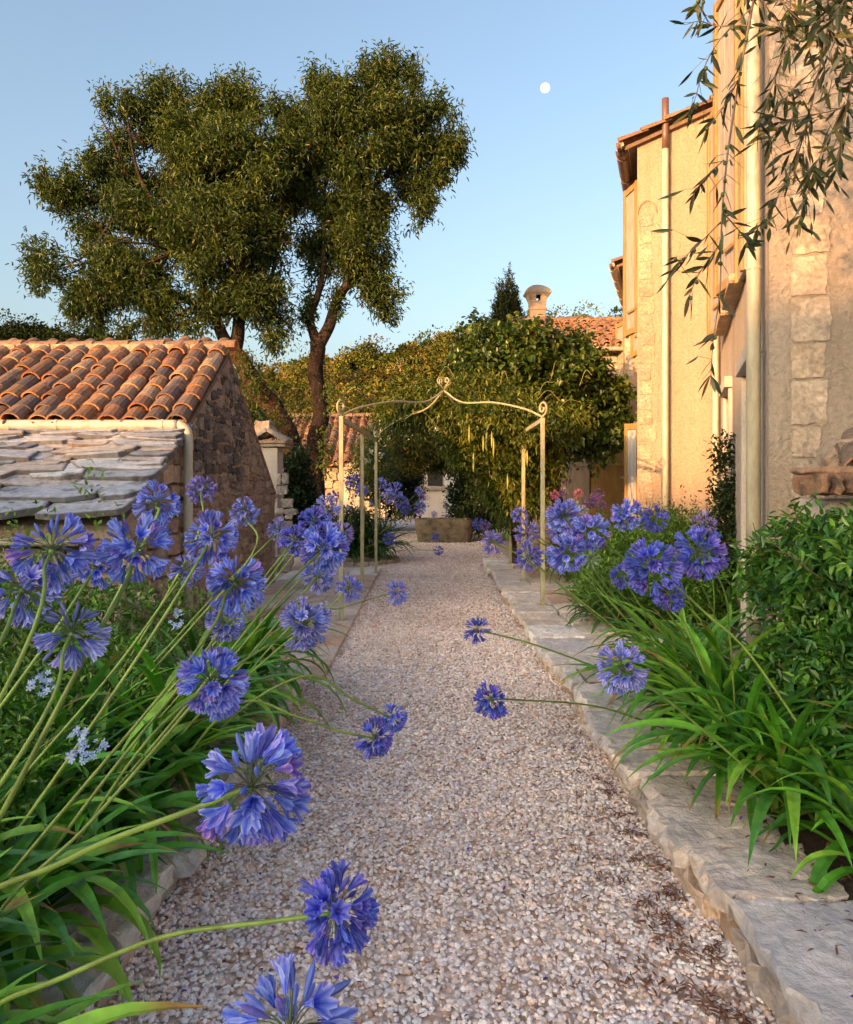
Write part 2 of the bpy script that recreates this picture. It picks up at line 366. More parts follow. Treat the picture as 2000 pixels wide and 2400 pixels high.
paving('stone_paving', [(1.385, 3.2, 4.65, 6.85, 3, 4), (1.385, 1.75, 6.9, 9.6, 1, 5), (1.385, 3.6, 9.65, 13.4, 4, 7)], .18, 'pinkish white stone paving between the right kerb and the farmhouse', seed=9)
g = G(); cx = ground(1388, 1586, .185)
box(g, (1.24, 5.35, .186), (.30, .34, .012), None, (.52, .47, .43)); box(g, (1.24, 5.35, .183), (.33, .37, .012), None, (.2, .17, .15))
tag(g.build('access_cover', M['kerb'], bevel=.002), 'small square stone access cover set in the right kerb paving', 'cover')

# ------------------------------------------------------------------ masonry, roof tiles
def masonry(g, o, ax, az, w, h, inside, cw=.22, ch=.12, depth=.05, pal=None, seed=0, amp=.2, seg=3, colf=None):
    """coursed rubble on the plane o + ax*u + az*v; inside(u,v) decides"""
    r = random.Random(seed); o = np.array(o, float); ax = nrm(ax); az = nrm(az); nn = np.cross(ax, az); v = 0
    while v < h:
        hh = ch * r.uniform(.65, 1.35); u = -r.uniform(0, cw)
        while u < w:
            ww = cw * r.uniform(.5, 1.6); c = (u + ww / 2, v + hh / 2)
            if inside(*c):
                p = o + ax * c[0] + az * (c[1] + r.uniform(-.2, .2) * hh) + nn * r.uniform(-.012, .008)
                cc = np.array(r.choice(pal)) * r.uniform(.8, 1.15) if colf is None else np.array(colf(c[0], c[1], r))
                tq = r.uniform(-.12, .12); rock(g, p, (ww - .012, (hh - .008) * r.uniform(.75, 1.15), depth), (ax * math.cos(tq) + az * math.sin(tq), az * math.cos(tq) - ax * math.sin(tq), nn), cc, amp, seg, r.random() * 9, .3)
            u += ww
        v += hh
def tileT(r0=.102, r1=.080, L=.42, th=.018, n=7):
    V = []; 
    for (rr, x) in ((r0, L), (r1, 0)):           # wide lower end at x=L
        for q in (rr, rr - th):
            for i in range(n + 1):
                a = math.pi * i / n; V.append((x, -q * math.cos(a), q * math.sin(a) * .85))
    k = n + 1; Fc = []
    for i in range(n):
        Fc += [(i, i + 1, 2 * k + i + 1, 2 * k + i), (k + i + 1, k + i, 3 * k + i, 3 * k + i + 1), (i + 1, i, k + i, k + i + 1)]
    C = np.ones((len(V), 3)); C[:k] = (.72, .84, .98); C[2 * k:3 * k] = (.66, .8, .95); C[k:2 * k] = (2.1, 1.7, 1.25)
    return np.array(V, float), np.array(Fc), C
TPAL = np.array([(.40, .19, .10), (.46, .24, .13), (.32, .15, .09), (.36, .21, .14), (.26, .16, .12), (.48, .30, .19), (.22, .15, .13)])
def tile_roof(name, parent, eave, along, down, W, L, pitch=.25, course=.30, pal=TPAL, seed=0, dark=.5):
    """eave: lower end start; along: unit vector along the eave; down: unit vector down the slope"""
    rs = np.random.RandomState(seed); g = G(); along = nrm(along); down = nrm(down); up = np.cross(along, down)
    if up[2] < 0: up = -up
    nc = int(W / pitch); nr = int(L / course) + 1; P = []; U = []; Xs = []
    for i in range(nc + 1):
        for j in range(nr):
            for cover in (0, 1):
                if cover == 0 and i == nc: continue
                p = np.array(eave) + along * (i + (0 if cover else .5)) * pitch - down * (j * course + (.38 if cover else .36) - (0 if cover else .03))
                p = p + up * (.045 if cover else .075) + rs.normal(size=3) * .009
                P.append(p); U.append(cover); Xs.append((i, j))
    P = np.array(P); U = np.array(U); N = len(P)
    tilt = rs.normal(0, .032, (N, 1)) ; X = nrm(down[None] + along[None] * tilt - up[None] * .045 * 0 + up[None] * .05)
    Y = np.cross(np.where(U[:, None] == 1, up, -up), X); Y = nrm(Y); Z = np.cross(X, Y)
    B = np.stack([X, Y, Z], 2)
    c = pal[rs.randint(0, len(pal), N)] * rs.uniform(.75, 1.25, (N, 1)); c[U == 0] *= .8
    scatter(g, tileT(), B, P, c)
    # bed under the tiles
    a = np.array(eave) + up * .0; b = a + along * W; q = [a, b, b - down * (L), a - down * (L)]
    g.add([*q, *[x - up * .05 for x in q]], BXF, (.22, .15, .11))
    # mortar plugs in the open ends of the cover tiles
    for i in range(nc + 1):
        p = np.array(eave) + along * i * pitch + down * .015 + up * .03
        rock(g, p, (.13, .05, .085), (along, down, up), (.55, .47, .38), .2, 2, i)
    o = g.build(name, M['tile'], parent, smooth=False); return o
def ridge_tiles(g, a, b, n=None, rr=.13, seed=0):
    a = np.array(a, float); b = np.array(b, float); d = nrm(b - a); L = np.linalg.norm(b - a); n = int(L / .40); rs = np.random.RandomState(seed)
    P = np.array([a + d * (i * L / n) for i in range(n)]); P[:, 2] += rs.normal(0, .006, n)
    X = np.tile(d, (n, 1)) + rs.normal(0, .01, (n, 3)); X = nrm(X + np.array([0, 0, .02])); Y = nrm(np.cross((0, 0, 1.), X)); Z = np.cross(X, Y)
    scatter(g, tileT(rr, rr * .88, .46, .018, 8), np.stack([X, Y, Z], 2), P, np.array([(.50, .27, .15)]) * rs.uniform(.75, 1.15, (n, 1)))
    return g

# ------------------------------------------------------------------ left stone outbuilding
HX = -2.31; XL = -8.0
hut = thing('stone_outbuilding', (HX, 7.5, 0), 'low stone outbuilding with terracotta tile roof and grey slab lean-to roof, left of the path', 'outbuilding')
EV = (7.5, 2.12); AP = (8.92, 3.0); BK = (11.6, 1.36)     # (y, z) of front eave, ridge, rear eave
def gin(u, v):   # u along y from 7.42, v = z
    y = 7.42 + u
    if y < 7.46 or y > 11.6: return False
    z = EV[1] + (y - EV[0]) * (AP[1] - EV[1]) / (AP[0] - EV[0]) if y < AP[0] else AP[1] + (y - AP[0]) * (BK[1] - AP[1]) / (BK[0] - AP[0])
    return v < z - .06
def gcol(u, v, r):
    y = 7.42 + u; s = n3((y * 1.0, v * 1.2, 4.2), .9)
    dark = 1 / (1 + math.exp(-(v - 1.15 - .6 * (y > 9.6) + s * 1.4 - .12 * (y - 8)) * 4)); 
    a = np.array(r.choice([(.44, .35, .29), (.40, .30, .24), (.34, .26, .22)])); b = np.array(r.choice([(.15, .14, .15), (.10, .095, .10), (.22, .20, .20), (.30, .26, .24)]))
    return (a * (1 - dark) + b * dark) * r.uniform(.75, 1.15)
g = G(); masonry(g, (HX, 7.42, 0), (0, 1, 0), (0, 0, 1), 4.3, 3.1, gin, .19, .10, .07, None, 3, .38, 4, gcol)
g.build('gable_wall', M['gable'], hut)
g = G()   # solid body (inside the gable stones)
ys = [(7.47, 0), (7.47, EV[1] - .05), (AP[0], AP[1] - .05), (BK[0], BK[1] - .05), (BK[0], 0)]
V = [(HX + .016, y, z) for y, z in ys] + [(XL, y, z) for y, z in ys]
g.add(V, [(0, 1, 2, 3, 4), (9, 8, 7, 6, 5), (0, 5, 6, 1), (3, 8, 9, 4), (1, 6, 7, 2), (2, 7, 8, 3)], (.3, .26, .23)); g.build('wall_core', M['mortar'], hut)
g = G(); masonry(g, (XL, 7.45, 1.7), (1, 0, 0), (0, 0, 1), -XL + HX, .42, lambda u, v: u < 5.65, .3, .12, .05, [(.50, .33, .17), (.46, .30, .16)], 8, .15, 2)
g.build('front_wall', M['gable'], hut)
dn = nrm(np.array([0, EV[0] - AP[0], EV[1] - AP[1]])); SL = math.hypot(AP[0] - EV[0], AP[1] - EV[1])
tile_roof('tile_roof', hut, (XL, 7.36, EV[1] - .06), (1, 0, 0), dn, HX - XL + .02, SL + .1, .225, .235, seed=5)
dnb = nrm(np.array([0, BK[0] - AP[0], BK[1] - AP[1]]))
g = G(); q = [(XL, AP[0], AP[1] + .03), (HX + .02, AP[0], AP[1] + .03), (HX + .02, BK[0] + .08, BK[1]), (XL, BK[0] + .08, BK[1])]
g.add([*q, *[(a, b, c - .07) for a, b, c in q]], BXF, (.35, .2, .13)); g.build('rear_roof', M['tile'], hut)
g = G(); ridge_tiles(g, (XL, AP[0], AP[1] + .06), (HX + .06, AP[0], AP[1] + .06), rr=.125, seed=4); g.build('ridge_tiles', M['tile'], hut)
g = G(); 
for i in range(14):
    rock(g, (HX - .2 - i * .4, AP[0], AP[1] + .05), (.41, .28, .12), None, (.5, .38, .27), .1, 4, i)
g.build('ridge_mortar', M['gable'], hut)
def gutter(name, parent, a, b, rr, m, ends=True, out=(0, -1, 0)):
    """half-round gutter with brackets"""
    g = G(); a = np.array(a, float); b = np.array(b, float); d = nrm(b - a); up = np.array([0, 0, 1.]); s = np.cross(d, up); n = 10; V = []
    for p in (a, b):
        for q in (rr, rr - .004):
            for i in range(n + 1):
                t = math.pi + math.pi * i / n; V.append(p + s * q * math.cos(t) + up * q * math.sin(t))
    k = n + 1; Fc = [(i, i + 1, 2 * k + i + 1, 2 * k + i) for i in range(n)] + [(k + i + 1, k + i, 3 * k + i, 3 * k + i + 1) for i in range(n)]
    g.add(V, np.array(Fc)); 
    for sd in (-1, 1): tube(g, [a + s * rr * sd, b + s * rr * sd], .008, 6)
    o = g.build(name, m, parent, smooth=True); gb = G(); L = np.linalg.norm(b - a); 
    for i in range(int(L / .85) + 1):
        p = a + d * (.15 + i * .85); 
        if .15 + i * .85 > L: break
        pts = [p + s * (rr + .006) * math.cos(t) + up * (rr + .006) * math.sin(t) for t in np.linspace(math.pi, 2 * math.pi, 9)]; tube(gb, pts, .007, 5)
    gb.build('bracket', m, o); return o
# the photo's eave gutter reads as a full pipe with elbow and downpipe
def pipe(name, parent, pts, rr, m, clips=(), sub='clip'):
    g = G(); tube(g, pts, rr, 16); o = g.build(name, m, parent, smooth=True)
    if clips:
        for p, ax in clips: gb = G(); tube(gb, [np.array(p) - np.array(ax) * .012, np.array(p) + np.array(ax) * .012], rr + .005, 16); gb.build(sub, m, o)
    return o
gy = 7.28; gz = 2.07
el = [(-2.36 + .1 * math.sin(a), gy, gz - .1 + .1 * math.cos(a)) for a in np.linspace(0, math.pi / 2, 7)]
pipe('gutter', hut, [(XL, gy, gz), (-5, gy, gz), (-2.4, gy, gz)] + el[0:1], .052, M['cream'], [((x, gy, gz), (1, 0, 0)) for x in (-7, -5.6, -4.25, -3.5, -2.5)])
pipe('downpipe', hut, el + [(-2.26, gy, 1.6), (-2.26, gy, 1.0), (-2.26, gy, .05)], .044, M['cream'], [((-2.26, gy, z), (0, 0, 1)) for z in (1.85, .95)])
# slab roof of the lean-to
LT0 = (7.45, 1.98); LT1 = (5.9, 1.20)
dl = nrm(np.array([0, LT1[0] - LT0[0], LT1[1] - LT0[1]])); LL = math.hypot(LT0[0] - LT1[0], LT0[1] - LT1[1]); upl = np.cross(np.array([1, 0, 0.]), -dl)
if upl[2] < 0: upl = -upl
g = G(); r = random.Random(5); pos = LL + .1; row = 0
while pos > -.05:                                  # from the eave up to the wall
    hgt = (.40, .34, .27, .22, .18, .15, .14, .13, .12, .12, .12, .12)[min(row, 11)]
    x = XL + r.uniform(-.3, 0)
    while x < HX + .02:
        ww = r.uniform(.38, 1.1) * (1.0 if row < 2 else .7); x1 = min(x + ww, HX + .05 + r.uniform(-.02, .04)); 
        if HX - x1 < .25: x1 = HX + .05 + r.uniform(-.02, .05)
        th = r.uniform(.03, .06); pj = r.uniform(-.05, .05); cxm = (x + x1) / 2; k = r.randint(6, 9); ring = []
        hw = (x1 - x) / 2 * 1.08; hh2 = hgt * r.uniform(.75, 1.15)
        for i in range(k):
            a = 2 * math.pi * (i + .5 + r.uniform(-.3, .3)) / k; ex = r.choice((2.6, 4, 6))
            rx = abs(math.cos(a)) ** (2 / ex) * (1 if math.cos(a) > 0 else -1); ry = abs(math.sin(a)) ** (2 / ex) * (1 if math.sin(a) > 0 else -1)
            ring.append((cxm + rx * hw * r.uniform(.8, 1.05), ry * hh2 * r.uniform(.72, 1.08)))
        base = np.array([0, LT0[0], LT0[1]]) + dl * (pos + pj - hh2 * .75); tl = r.uniform(.12, .22); rt = r.uniform(-.13, .13); sk = r.uniform(-.07, .07)
        dl2 = nrm(dl + upl * tl); top = []; bot = []; lift = .035 + r.uniform(0, .02)
        for (px_, q) in ring:
            u_ = px_ - cxm; px_, q = cxm + u_ * math.cos(rt) - q * math.sin(rt), q * math.cos(rt) + u_ * math.sin(rt) * .5
            px_ = min(px_, HX + .06)
            p = base + np.array([px_, 0, 0]) + dl2 * q + upl * (lift + tl * hh2 + sk * (px_ - cxm))
            top.append(p + upl * (th + .006 * r.random())); bot.append(p - upl * .004 + np.array([px_ - cxm, 0, 0]) * .01)
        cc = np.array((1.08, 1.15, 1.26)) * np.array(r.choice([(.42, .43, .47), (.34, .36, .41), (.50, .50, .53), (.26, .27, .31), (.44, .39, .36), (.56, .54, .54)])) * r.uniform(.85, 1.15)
        sc0 = cc * np.array((.50, .46, .42)); ctr = sum(top) / k; inner = [ctr + (p - ctr) * .93 + upl * .006 for p in top]  # slab edges and undersides coloured darker, shade put into the colour
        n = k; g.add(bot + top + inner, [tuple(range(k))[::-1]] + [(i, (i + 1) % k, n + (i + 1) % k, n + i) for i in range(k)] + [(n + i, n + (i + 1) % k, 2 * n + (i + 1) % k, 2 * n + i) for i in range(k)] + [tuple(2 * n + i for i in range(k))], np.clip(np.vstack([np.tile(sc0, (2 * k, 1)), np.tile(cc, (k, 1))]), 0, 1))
        x = x1 + .005
        if x1 > HX: break
    pos -= hgt * .62; row += 1
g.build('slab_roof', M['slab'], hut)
g = G(); q = [np.array([XL, LT0[0], LT0[1]]), np.array([HX - .03, LT0[0], LT0[1]]), np.array([HX - .03, LT1[0], LT1[1]]), np.array([XL, LT1[0], LT1[1]])]
g.add([*q, *[x - np.array([0, 0, .1]) for x in q]], BXF, (.12, .1, .09)); g.build('roof_bed', M['mortar'], hut)
g = G(); masonry(g, (HX - .04, 5.98, 0), (0, 1, 0), (0, 0, 1), 1.5, 2.0, lambda u, v: v < LT1[1] + (u) * .503 - .02, .22, .13, .06, [(.46, .36, .29), (.42, .31, .25), (.36, .28, .24)], 21, .22, 3)
masonry(g, (XL, 5.98, 0), (1, 0, 0), (0, 0, 1), 5.6, 1.05, lambda u, v: True, .3, .16, .06, [(.46, .38, .31), (.42, .33, .27)], 22, .2, 2)
V = [(HX - .06, 6.0, 0), (HX - .06, 7.46, 0), (HX - .06, 7.46, 1.9), (HX - .06, 6.0, 1.12)]; g.add(V + [(XL, b, c) for a, b, c in V], BXF, (.3, .25, .2))
g.build('lean_to_wall', M['gable'], hut)
gutter('gutter', hut, (XL, 5.84, 1.10), (-2.66, 5.84, 1.10), .055, M['cream'])
pipe('downpipe', hut, [(-1.93, 6.9, 1.15), (-1.93, 6.9, .05)], .04, M['panel'])

# ------------------------------------------------------------------ farmhouse on the right
U = np.array([math.sin(rad(18)), math.cos(rad(18)), 0]); Vv = np.array([math.cos(rad(18)), -math.sin(rad(18)), 0]); Zz = np.array([0, 0, 1.]); B0 = np.array([2.24, 5.02, 0])
def H(t, s, z): return B0 + U * t + Vv * s + Zz * z
house = thing('farmhouse', tuple(B0), 'tall cream rendered farmhouse with ochre shutters, quoins and downpipes, right of the path', 'house')
def hwall(name, t0, t1, s0, s1, z1, m, holes=(), za=None):
    """block: end wall facing the camera plus the side wall facing the path; holes on the side wall (t0,t1,z0,z1)"""
    g = G(); ts = sorted({t0, t1, *[h[0] for h in holes], *[h[1] for h in holes]}); zs = sorted({0, z1, *[h[2] for h in holes], *[h[3] for h in holes]})
    for i in range(len(ts) - 1):
        for j in range(len(zs) - 1):
            tc, zc = (ts[i] + ts[i + 1]) / 2, (zs[j] + zs[j + 1]) / 2
            hole = any(h[0] < tc < h[1] and h[2] < zc < h[3] for h in holes)
            if not hole: g.add([H(ts[i], s0, zs[j]), H(ts[i + 1], s0, zs[j]), H(ts[i + 1], s0, zs[j + 1]), H(ts[i], s0, zs[j + 1])], [(3, 2, 1, 0)])
    for h in holes:   # reveals and back
        a, b, c, d = h; k = .18
        g.add([H(a, s0, c), H(b, s0, c), H(b, s0, d), H(a, s0, d), H(a, s0 + k, c), H(b, s0 + k, c), H(b, s0 + k, d), H(a, s0 + k, d)], [(0, 1, 5, 4), (1, 2, 6, 5), (2, 3, 7, 6), (3, 0, 4, 7)])
    za = z1 if za is None else za
    g.add([H(t0, s0, 0), H(t0, s1, 0), H(t0, s1, za), H(t0, s0, z1)], [(3, 2, 1, 0)][0:1] and [(0, 1, 2, 3)])
    g.add([H(t1, s0, 0), H(t1, s1, 0), H(t1, s1, za), H(t1, s0, z1)], [(3, 2, 1, 0)])
    g.add([H(t0, s0, z1), H(t0, s1, za), H(t1, s1, za), H(t1, s0, z1)], [(0, 1, 2, 3)])
    return g.build(name, m, house)
D1 = (.55, 1.75, .18, 2.45); D2 = (3.6, 4.5, .18, 2.55); W1 = (1.95, 3.0, 3.4, 5.9); W2 = (3.35, 4.45, 3.4, 5.9)
hwall('wall', 0, 5.79, 0, 6, 9.2, M['stucco_near'], (D1, D2, W1, W2))
hwall('wall', 5.79, 10.9, -1.1, 6, 6.30, M['stucco'], (), 8.7)
hwall('wall', 10.9, 15.5, -1.6, 5, 6.0, M['stucco'], (), 8.0)
def shutter(hinge, heading, w, z0, z1, face=1, m='shutter'):
    """board shutter hinged at a wall point; heading = direction of the leaf in the plan (degrees from +Y towards +X)"""
    d = np.array([math.sin(rad(heading)), math.cos(rad(heading)), 0]); nn = np.array([-d[1], d[0], 0]) * face; h = np.array(hinge, float); zc = (z0 + z1) / 2
    g = G(); nb = max(3, int(w / .13))
    for i in range(nb): box(g, h + d * (w * (i + .5) / nb) + Zz * (zc - h[2]), (w / nb - .006, .022, z1 - z0), (d, nn, Zz))
    o = g.build('shutter', M[m if m != 'shutter' else 'panel'], house, bevel=.003); g = G()
    for q in (.035, w - .035): box(g, h + d * q + Zz * (zc - h[2]) + nn * .024, (.075, .026, z1 - z0 + .02), (d, nn, Zz)); box(g, h + d * q + Zz * (zc - h[2]) - nn * .024, (.075, .026, z1 - z0 + .02), (d, nn, Zz))
    for z in (z0 + .05, z1 - .05): box(g, h + d * w / 2 + Zz * (z - h[2]) + nn * .024, (w - .15, .022, .09), (d, nn, Zz))
    g.build('frame', M['shutter'], o, bevel=.004); 
    for z in (z0 + .35, z1 - .35): g = G(); box(g, h + d * .16 + Zz * (z - h[2]) + nn * .042, (.34, .008, .035), (d, nn, Zz)); g.build('hinge', M['shutter'], o); return o
shutter(H(1.95, -.03, 0) - np.array([0, 0, 0]), 3, .66, 3.34, 6.2)
shutter(H(4.45, -.04, 0), 6, .62, 3.34, 6.2)
shutter(H(1.90, -.05, 0), 196, .50, 3.30, 6.25)
for (t, z0, z1, s0) in ((6.35, 3.75, 6.0, -1.1), (8.4, 3.75, 6.0, -1.1), (11.6, 3.0, 5.0, -1.6)):
    shutter(H(t, s0 - .01, 0), -8, .5, z0, z1)
for (t, s0) in ((7.0, -1.1), ):
    shutter(H(t, s0 - .01, 0), -14, .45, .2, 2.45, m='door')
# window glazing + sills
for (a, b, c, d) in (W1, W2):
    g = G(); 
    for q in (a + .03, (a + b) / 2, b - .03): box(g, H(q, .12, (c + d) / 2), (.06, .05, d - c), (U, Vv, Zz))
    for z in (c + .03, (c + d) / 2, d - .03): box(g, H((a + b) / 2, .122, z), (b - a, .045, .06), (U, Vv, Zz))
    o = g.build('window', M['cream'], house); g = G(); box(g, H((a + b) / 2, .15, (c + d) / 2), (b - a, .01, d - c), (U, Vv, Zz)); g.build('pane', M['dark'], o)
    g = G(); rock(g, H((a + b) / 2, -.04, c - .05), (b - a + .24, .2, .09), (U, Vv, Zz), (.55, .42, .30), .1, 4, 3); g.build('sill', M['stone'], o)
def door(a, b, c, d, m):
    g = G(); nb = 6
    for i in range(nb): box(g, H(a + (b - a) * (i + .5) / nb, .07, (c + d) / 2), ((b - a) / nb - .008, .04, d - c), (U, Vv, Zz))
    o = g.build('door', m, house, bevel=.003); g = G(); box(g, H(b - .14, .035, 1.15), (.03, .03, .16), (U, Vv, Zz)); box(g, H(b - .14, .01, 1.2), (.1, .02, .02), (U, Vv, Zz)); g.build('handle', M['iron'], o)
    g = G()
    for q in (a - .06, b + .06): box(g, H(q, -.012, (c + d) / 2), (.12, .05, d - c), (U, Vv, Zz))
    box(g, H((a + b) / 2, -.03, d + .07), (b - a + .26, .1, .12), (U, Vv, Zz)); g.build('frame', M['white'], o, bevel=.006); return o
door(*D1, M['door']); door(*D2, M['panel'])
# quoins
def quoins(t, s0, s1, z0, z1, name='quoins', seed=0, pal=((.56, .47, .39), (.52, .43, .35), (.56, .49, .42)), ch=.25, side=None, dep=.05):
    g = G(); r = random.Random(seed); z = z0
    while z < z1:
        hh = ch * r.uniform(.75, 1.2); ww = (s1 - s0) * r.uniform(.74, 1.08); c = np.array(r.choice(pal)) * r.uniform(.9, 1.08)
        rock(g, H(t + dep / 2 - .010, s0 + ww / 2, z + hh / 2), (ww, dep, hh - .016), (Vv, U, Zz), c, .26, 8, r.random() * 9, .10)
        z += hh
    return g.build(name, M['stone'], house)
quoins(0, .13, .35, .2, 9, seed=2, dep=.05)
quoins(5.79, -1.08, -.86, .2, 5.3, seed=6, ch=.22, pal=((.52, .40, .31), (.49, .37, .28), (.53, .42, .33)))
quoins(10.9, -1.58, -1.4, .2, 5.6, seed=9, ch=.22)
# arch drip over the quoins of the middle block
g = G(); tube(g, [H(5.76, -.97 + .13 * math.cos(a), 5.30 + .18 * math.sin(a)) for a in np.linspace(0, math.pi, 12)], .006, 6); g.build('moulding', M['stucco'], house)
# pipes
pz = lambda t, s, z0, z1, k=4: [H(t, s, z) for z in np.linspace(z0, z1, k)]
pipe('downpipe', house, pz(.22, -.075, 9.1, .25), .047, M['cream'], [(H(.22, -.075, z), (0, 0, 1)) for z in (.62, 3.0, 5.2)])
pipe('downpipe', house, pz(5.71, -.72, 6.15, .25), .043, M['cream'], [(H(5.71, -.72, z), (0, 0, 1)) for z in (1.0, 3.9, 5.5)])
pipe('vent_pipe', house, pz(5.71, -.72, 6.85, 6.15), .047, M['brownpipe'])
pipe('downpipe', house, pz(5.62, -.07, 6.3, .25), .04, M['cream'], [(H(5.62, -.07, z), (0, 0, 1)) for z in (1.1, 3.3)])
pipe('downpipe', house, pz(7.4, -1.2, 2.5, .2), .035, M['brownpipe'])
# gutters & roof edges of the two further blocks
gutter('gutter', house, H(5.65, -1.30, 6.18), H(10.7, -1.30, 6.18), .085, M['brownpipe'])
gutter('gutter', house, H(10.6, -1.80, 5.92), H(15.3, -1.80, 5.92), .085, M['cream'])
def hroof(t0, t1, s0, z0, s1, z1, seed):
    dn = nrm(H(0, s0, z0) - H(0, s1, z1)); L = np.linalg.norm(H(0, s0, z0) - H(0, s1, z1))
    return tile_roof('roof', house, H(t0, s0, z0), U, dn, t1 - t0, L, .25, .32, seed=seed)
hroof(5.72, 10.9, -1.28, 6.26, 5, 8.35, 31); hroof(10.85, 15.5, -1.78, 5.98, 4, 8.0, 32)
g = G(); q = [H(-.3, -.4, 9.2), H(-.3, 6, 11.4), H(6, 6, 11.4), H(6, -.4, 9.2)]; g.add([*q, *[x + Zz * .08 for x in q]], BXF, (.4, .22, .13)); g.build('roof', M['tile'], house)

# tile capped white pier behind the right-hand shrub
pier = thing('garden_pier', (2.45, 4.35, 0), 'white pier with a ragged brick and tile cap, above the shrub at the right edge', 'pier')
g = G(); box(g, (2.55, 4.45, .72), (.62, .36, 1.44)); g.build('pier_body', M['white'], pier, bevel=.01)
g = G(); r = random.Random(3)
for i in range(12):
    x = 2.10 + i * .075; rock(g, (x, 4.20, 1.53 + r.uniform(-.01, .01)), (.05, .34, .11), None, np.array((.34, .20, .13)) * r.uniform(.7, 1.3), .35, 4, i, .3)
rock(g, (2.60, 4.36, 1.60), (.95, .42, .05), None, (.40, .26, .18), .2, 6, 2)
for i in range(5):
    X = nrm(np.array([[-.35, -.75, -.42]])); Y = nrm(np.cross((0, 0, 1.), X)); 
    scatter(g, tileT(.10, .08, .42, .016), np.stack([X, Y, np.cross(X, Y)], 2), np.array([[2.52 + i * .17, 4.5, 1.80]]), np.array([(.42, .27, .19)]) * r.uniform(.7, 1.2))
rock(g, (2.75, 4.5, 1.70), (.75, .4, .18), None, (.42, .34, .28), .3, 5, 8)
g.build('tile_cap', M['tile'], pier)

# ------------------------------------------------------------------ far buildings
fb = thing('farm_building', (-4, 22, 0), 'low building with a long terracotta roof behind the two tree trunks', 'building')
g = G(); masonry(g, (-7.2, 21.95, 0), (1, 0, 0), (0, 0, 1), 5.5, 1.95, lambda u, v: True, .35, .2, .08, [(.52, .44, .32), (.56, .48, .37)], 2, .2, 2)
box(g, (-4.5, 23.5, .98), (5.5, 3.0, 1.95), None, (.5, .42, .32)); g.build('wall', M['gable'], fb)
dn = nrm(np.array([0, -3.0, -1.45])); tile_roof('roof', fb, (-8.5, 21.7, 1.98), (1, 0, 0), dn, 6.85, 3.5, .27, .33, seed=12)
g = G(); ridge_tiles(g, (-8.5, 24.95, 3.6), (-1.65, 24.95, 3.6), rr=.14); g.build('ridge_tiles', M['tile'], fb)
g = G(); V = [(-1.72, 22.0, 0), (-1.72, 25.2, 0), (-1.72, 25.2, 3.4), (-1.72, 22.0, 1.9)]; g.add(V + [(-1.9, b, c) for a, b, c in V], BXF); g.build('gable_wall', M['white'], fb)
g = G(); box(g, (-3.35, 21.86, .8), (.62, .06, 1.1)); o = g.build('window', M['panel'], fb, bevel=.01)

gb = thing('barn', (3, 17, 0), 'stone building with a terracotta roof and pale doors behind the climbing vines', 'barn')
g = G(); masonry(g, (1.3, 17.0, 0), (1, 0, 0), (0, 0, 1), 3.6, 4.5, lambda u, v: u > .95 and not (1.5 < u < 3.1 and v < 2.35), .32, .18, .08, [(.50, .42, .33), (.54, .46, .37), (.45, .37, .3)], 31, .2, 2)
box(g, (5.5, 19.55, 2.25), (6.3, 5.0, 4.45), None, (.5, .42, .33)); g.build('wall', M['gable'], gb)
for i in range(2):
    g = G()
    for k in range(5): box(g, (2.93 + i * .78 + .15 * k, 17.0, 1.2), (.145, .06, 2.3))
    for z in (.5, 1.9): box(g, (2.93 + i * .78 + .3, 16.955, z), (.72, .03, .1))
    g.build('door', M['panel' if i == 0 else 'shutter'], gb, bevel=.004)  # right leaf coloured ochre in place of the sunlit patch on beige doors
dn = nrm(np.array([0, -2.6, -1.02])); tile_roof('roof', gb, (2.2, 16.75, 4.45), (1, 0, 0), dn, 5.5, 3.0, .25, .33, pal=np.array([(.40, .22, .14), (.44, .25, .16), (.37, .20, .13)]), seed=14)
gutter('gutter', gb, (1.2, 16.66, 4.42), (7.7, 16.66, 4.42), .07, M['cream'])
g = G(); ridge_tiles(g, (2.2, 19.55, 5.58), (7.7, 19.55, 5.58), rr=.14, seed=2); g.build('ridge_tiles', M['tile'], gb)
g = G(); cxx, cyy = 2.84, 19.7
prof = [(5.3, .235), (6.15, .235), (6.17, .27), (6.22, .27), (6.24, .235), (6.45, .25), (6.62, .31), (6.69, .385), (6.73, .385), (6.79, .35), (6.87, .27), (6.95, .16), (6.99, .04)]
V = []
prof = [(5.2 + (z - 5.3) * .80, q * .86) for z, q in prof]
for z, q in prof:
    for a, b in ((-1, -1), (1, -1), (1, 1), (-1, 1)): V.append((cxx + a * q, cyy + b * q * .8, z))
Fc = []
for i in range(len(prof) - 1):
    for j in range(4):
        if j in (0, 2) and 5 == i: continue
        Fc.append((i * 4 + j, i * 4 + (j + 1) % 4, (i + 1) * 4 + (j + 1) % 4, (i + 1) * 4 + j))
Fc.append(tuple(range((len(prof) - 1) * 4, len(prof) * 4)))
g.add(V, Fc)
# smoke hole surround in the front and back face
for yy in (-1, 1):
    q0, q1, z0, z1 = .25 * .86, .31 * .86, 5.2 + 1.15 * .8, 5.2 + 1.32 * .8; y0 = cyy + yy * q0 * .8; y1 = cyy + yy * q1 * .8
    def pt(fx, fz): return (cxx + fx * (q0 + (q1 - q0) * fz), y0 + (y1 - y0) * fz, z0 + (z1 - z0) * fz)
    W_ = [(-1, 0), (-.22, 0), (.22, 0), (1, 0), (-1, 1), (-.22, 1), (.22, 1), (1, 1)]
    g.add([pt(*p) for p in W_], [(0, 1, 5, 4), (2, 3, 7, 6)])
o = g.build('chimney', M['mortar'], gb, bevel=.012); g = G()

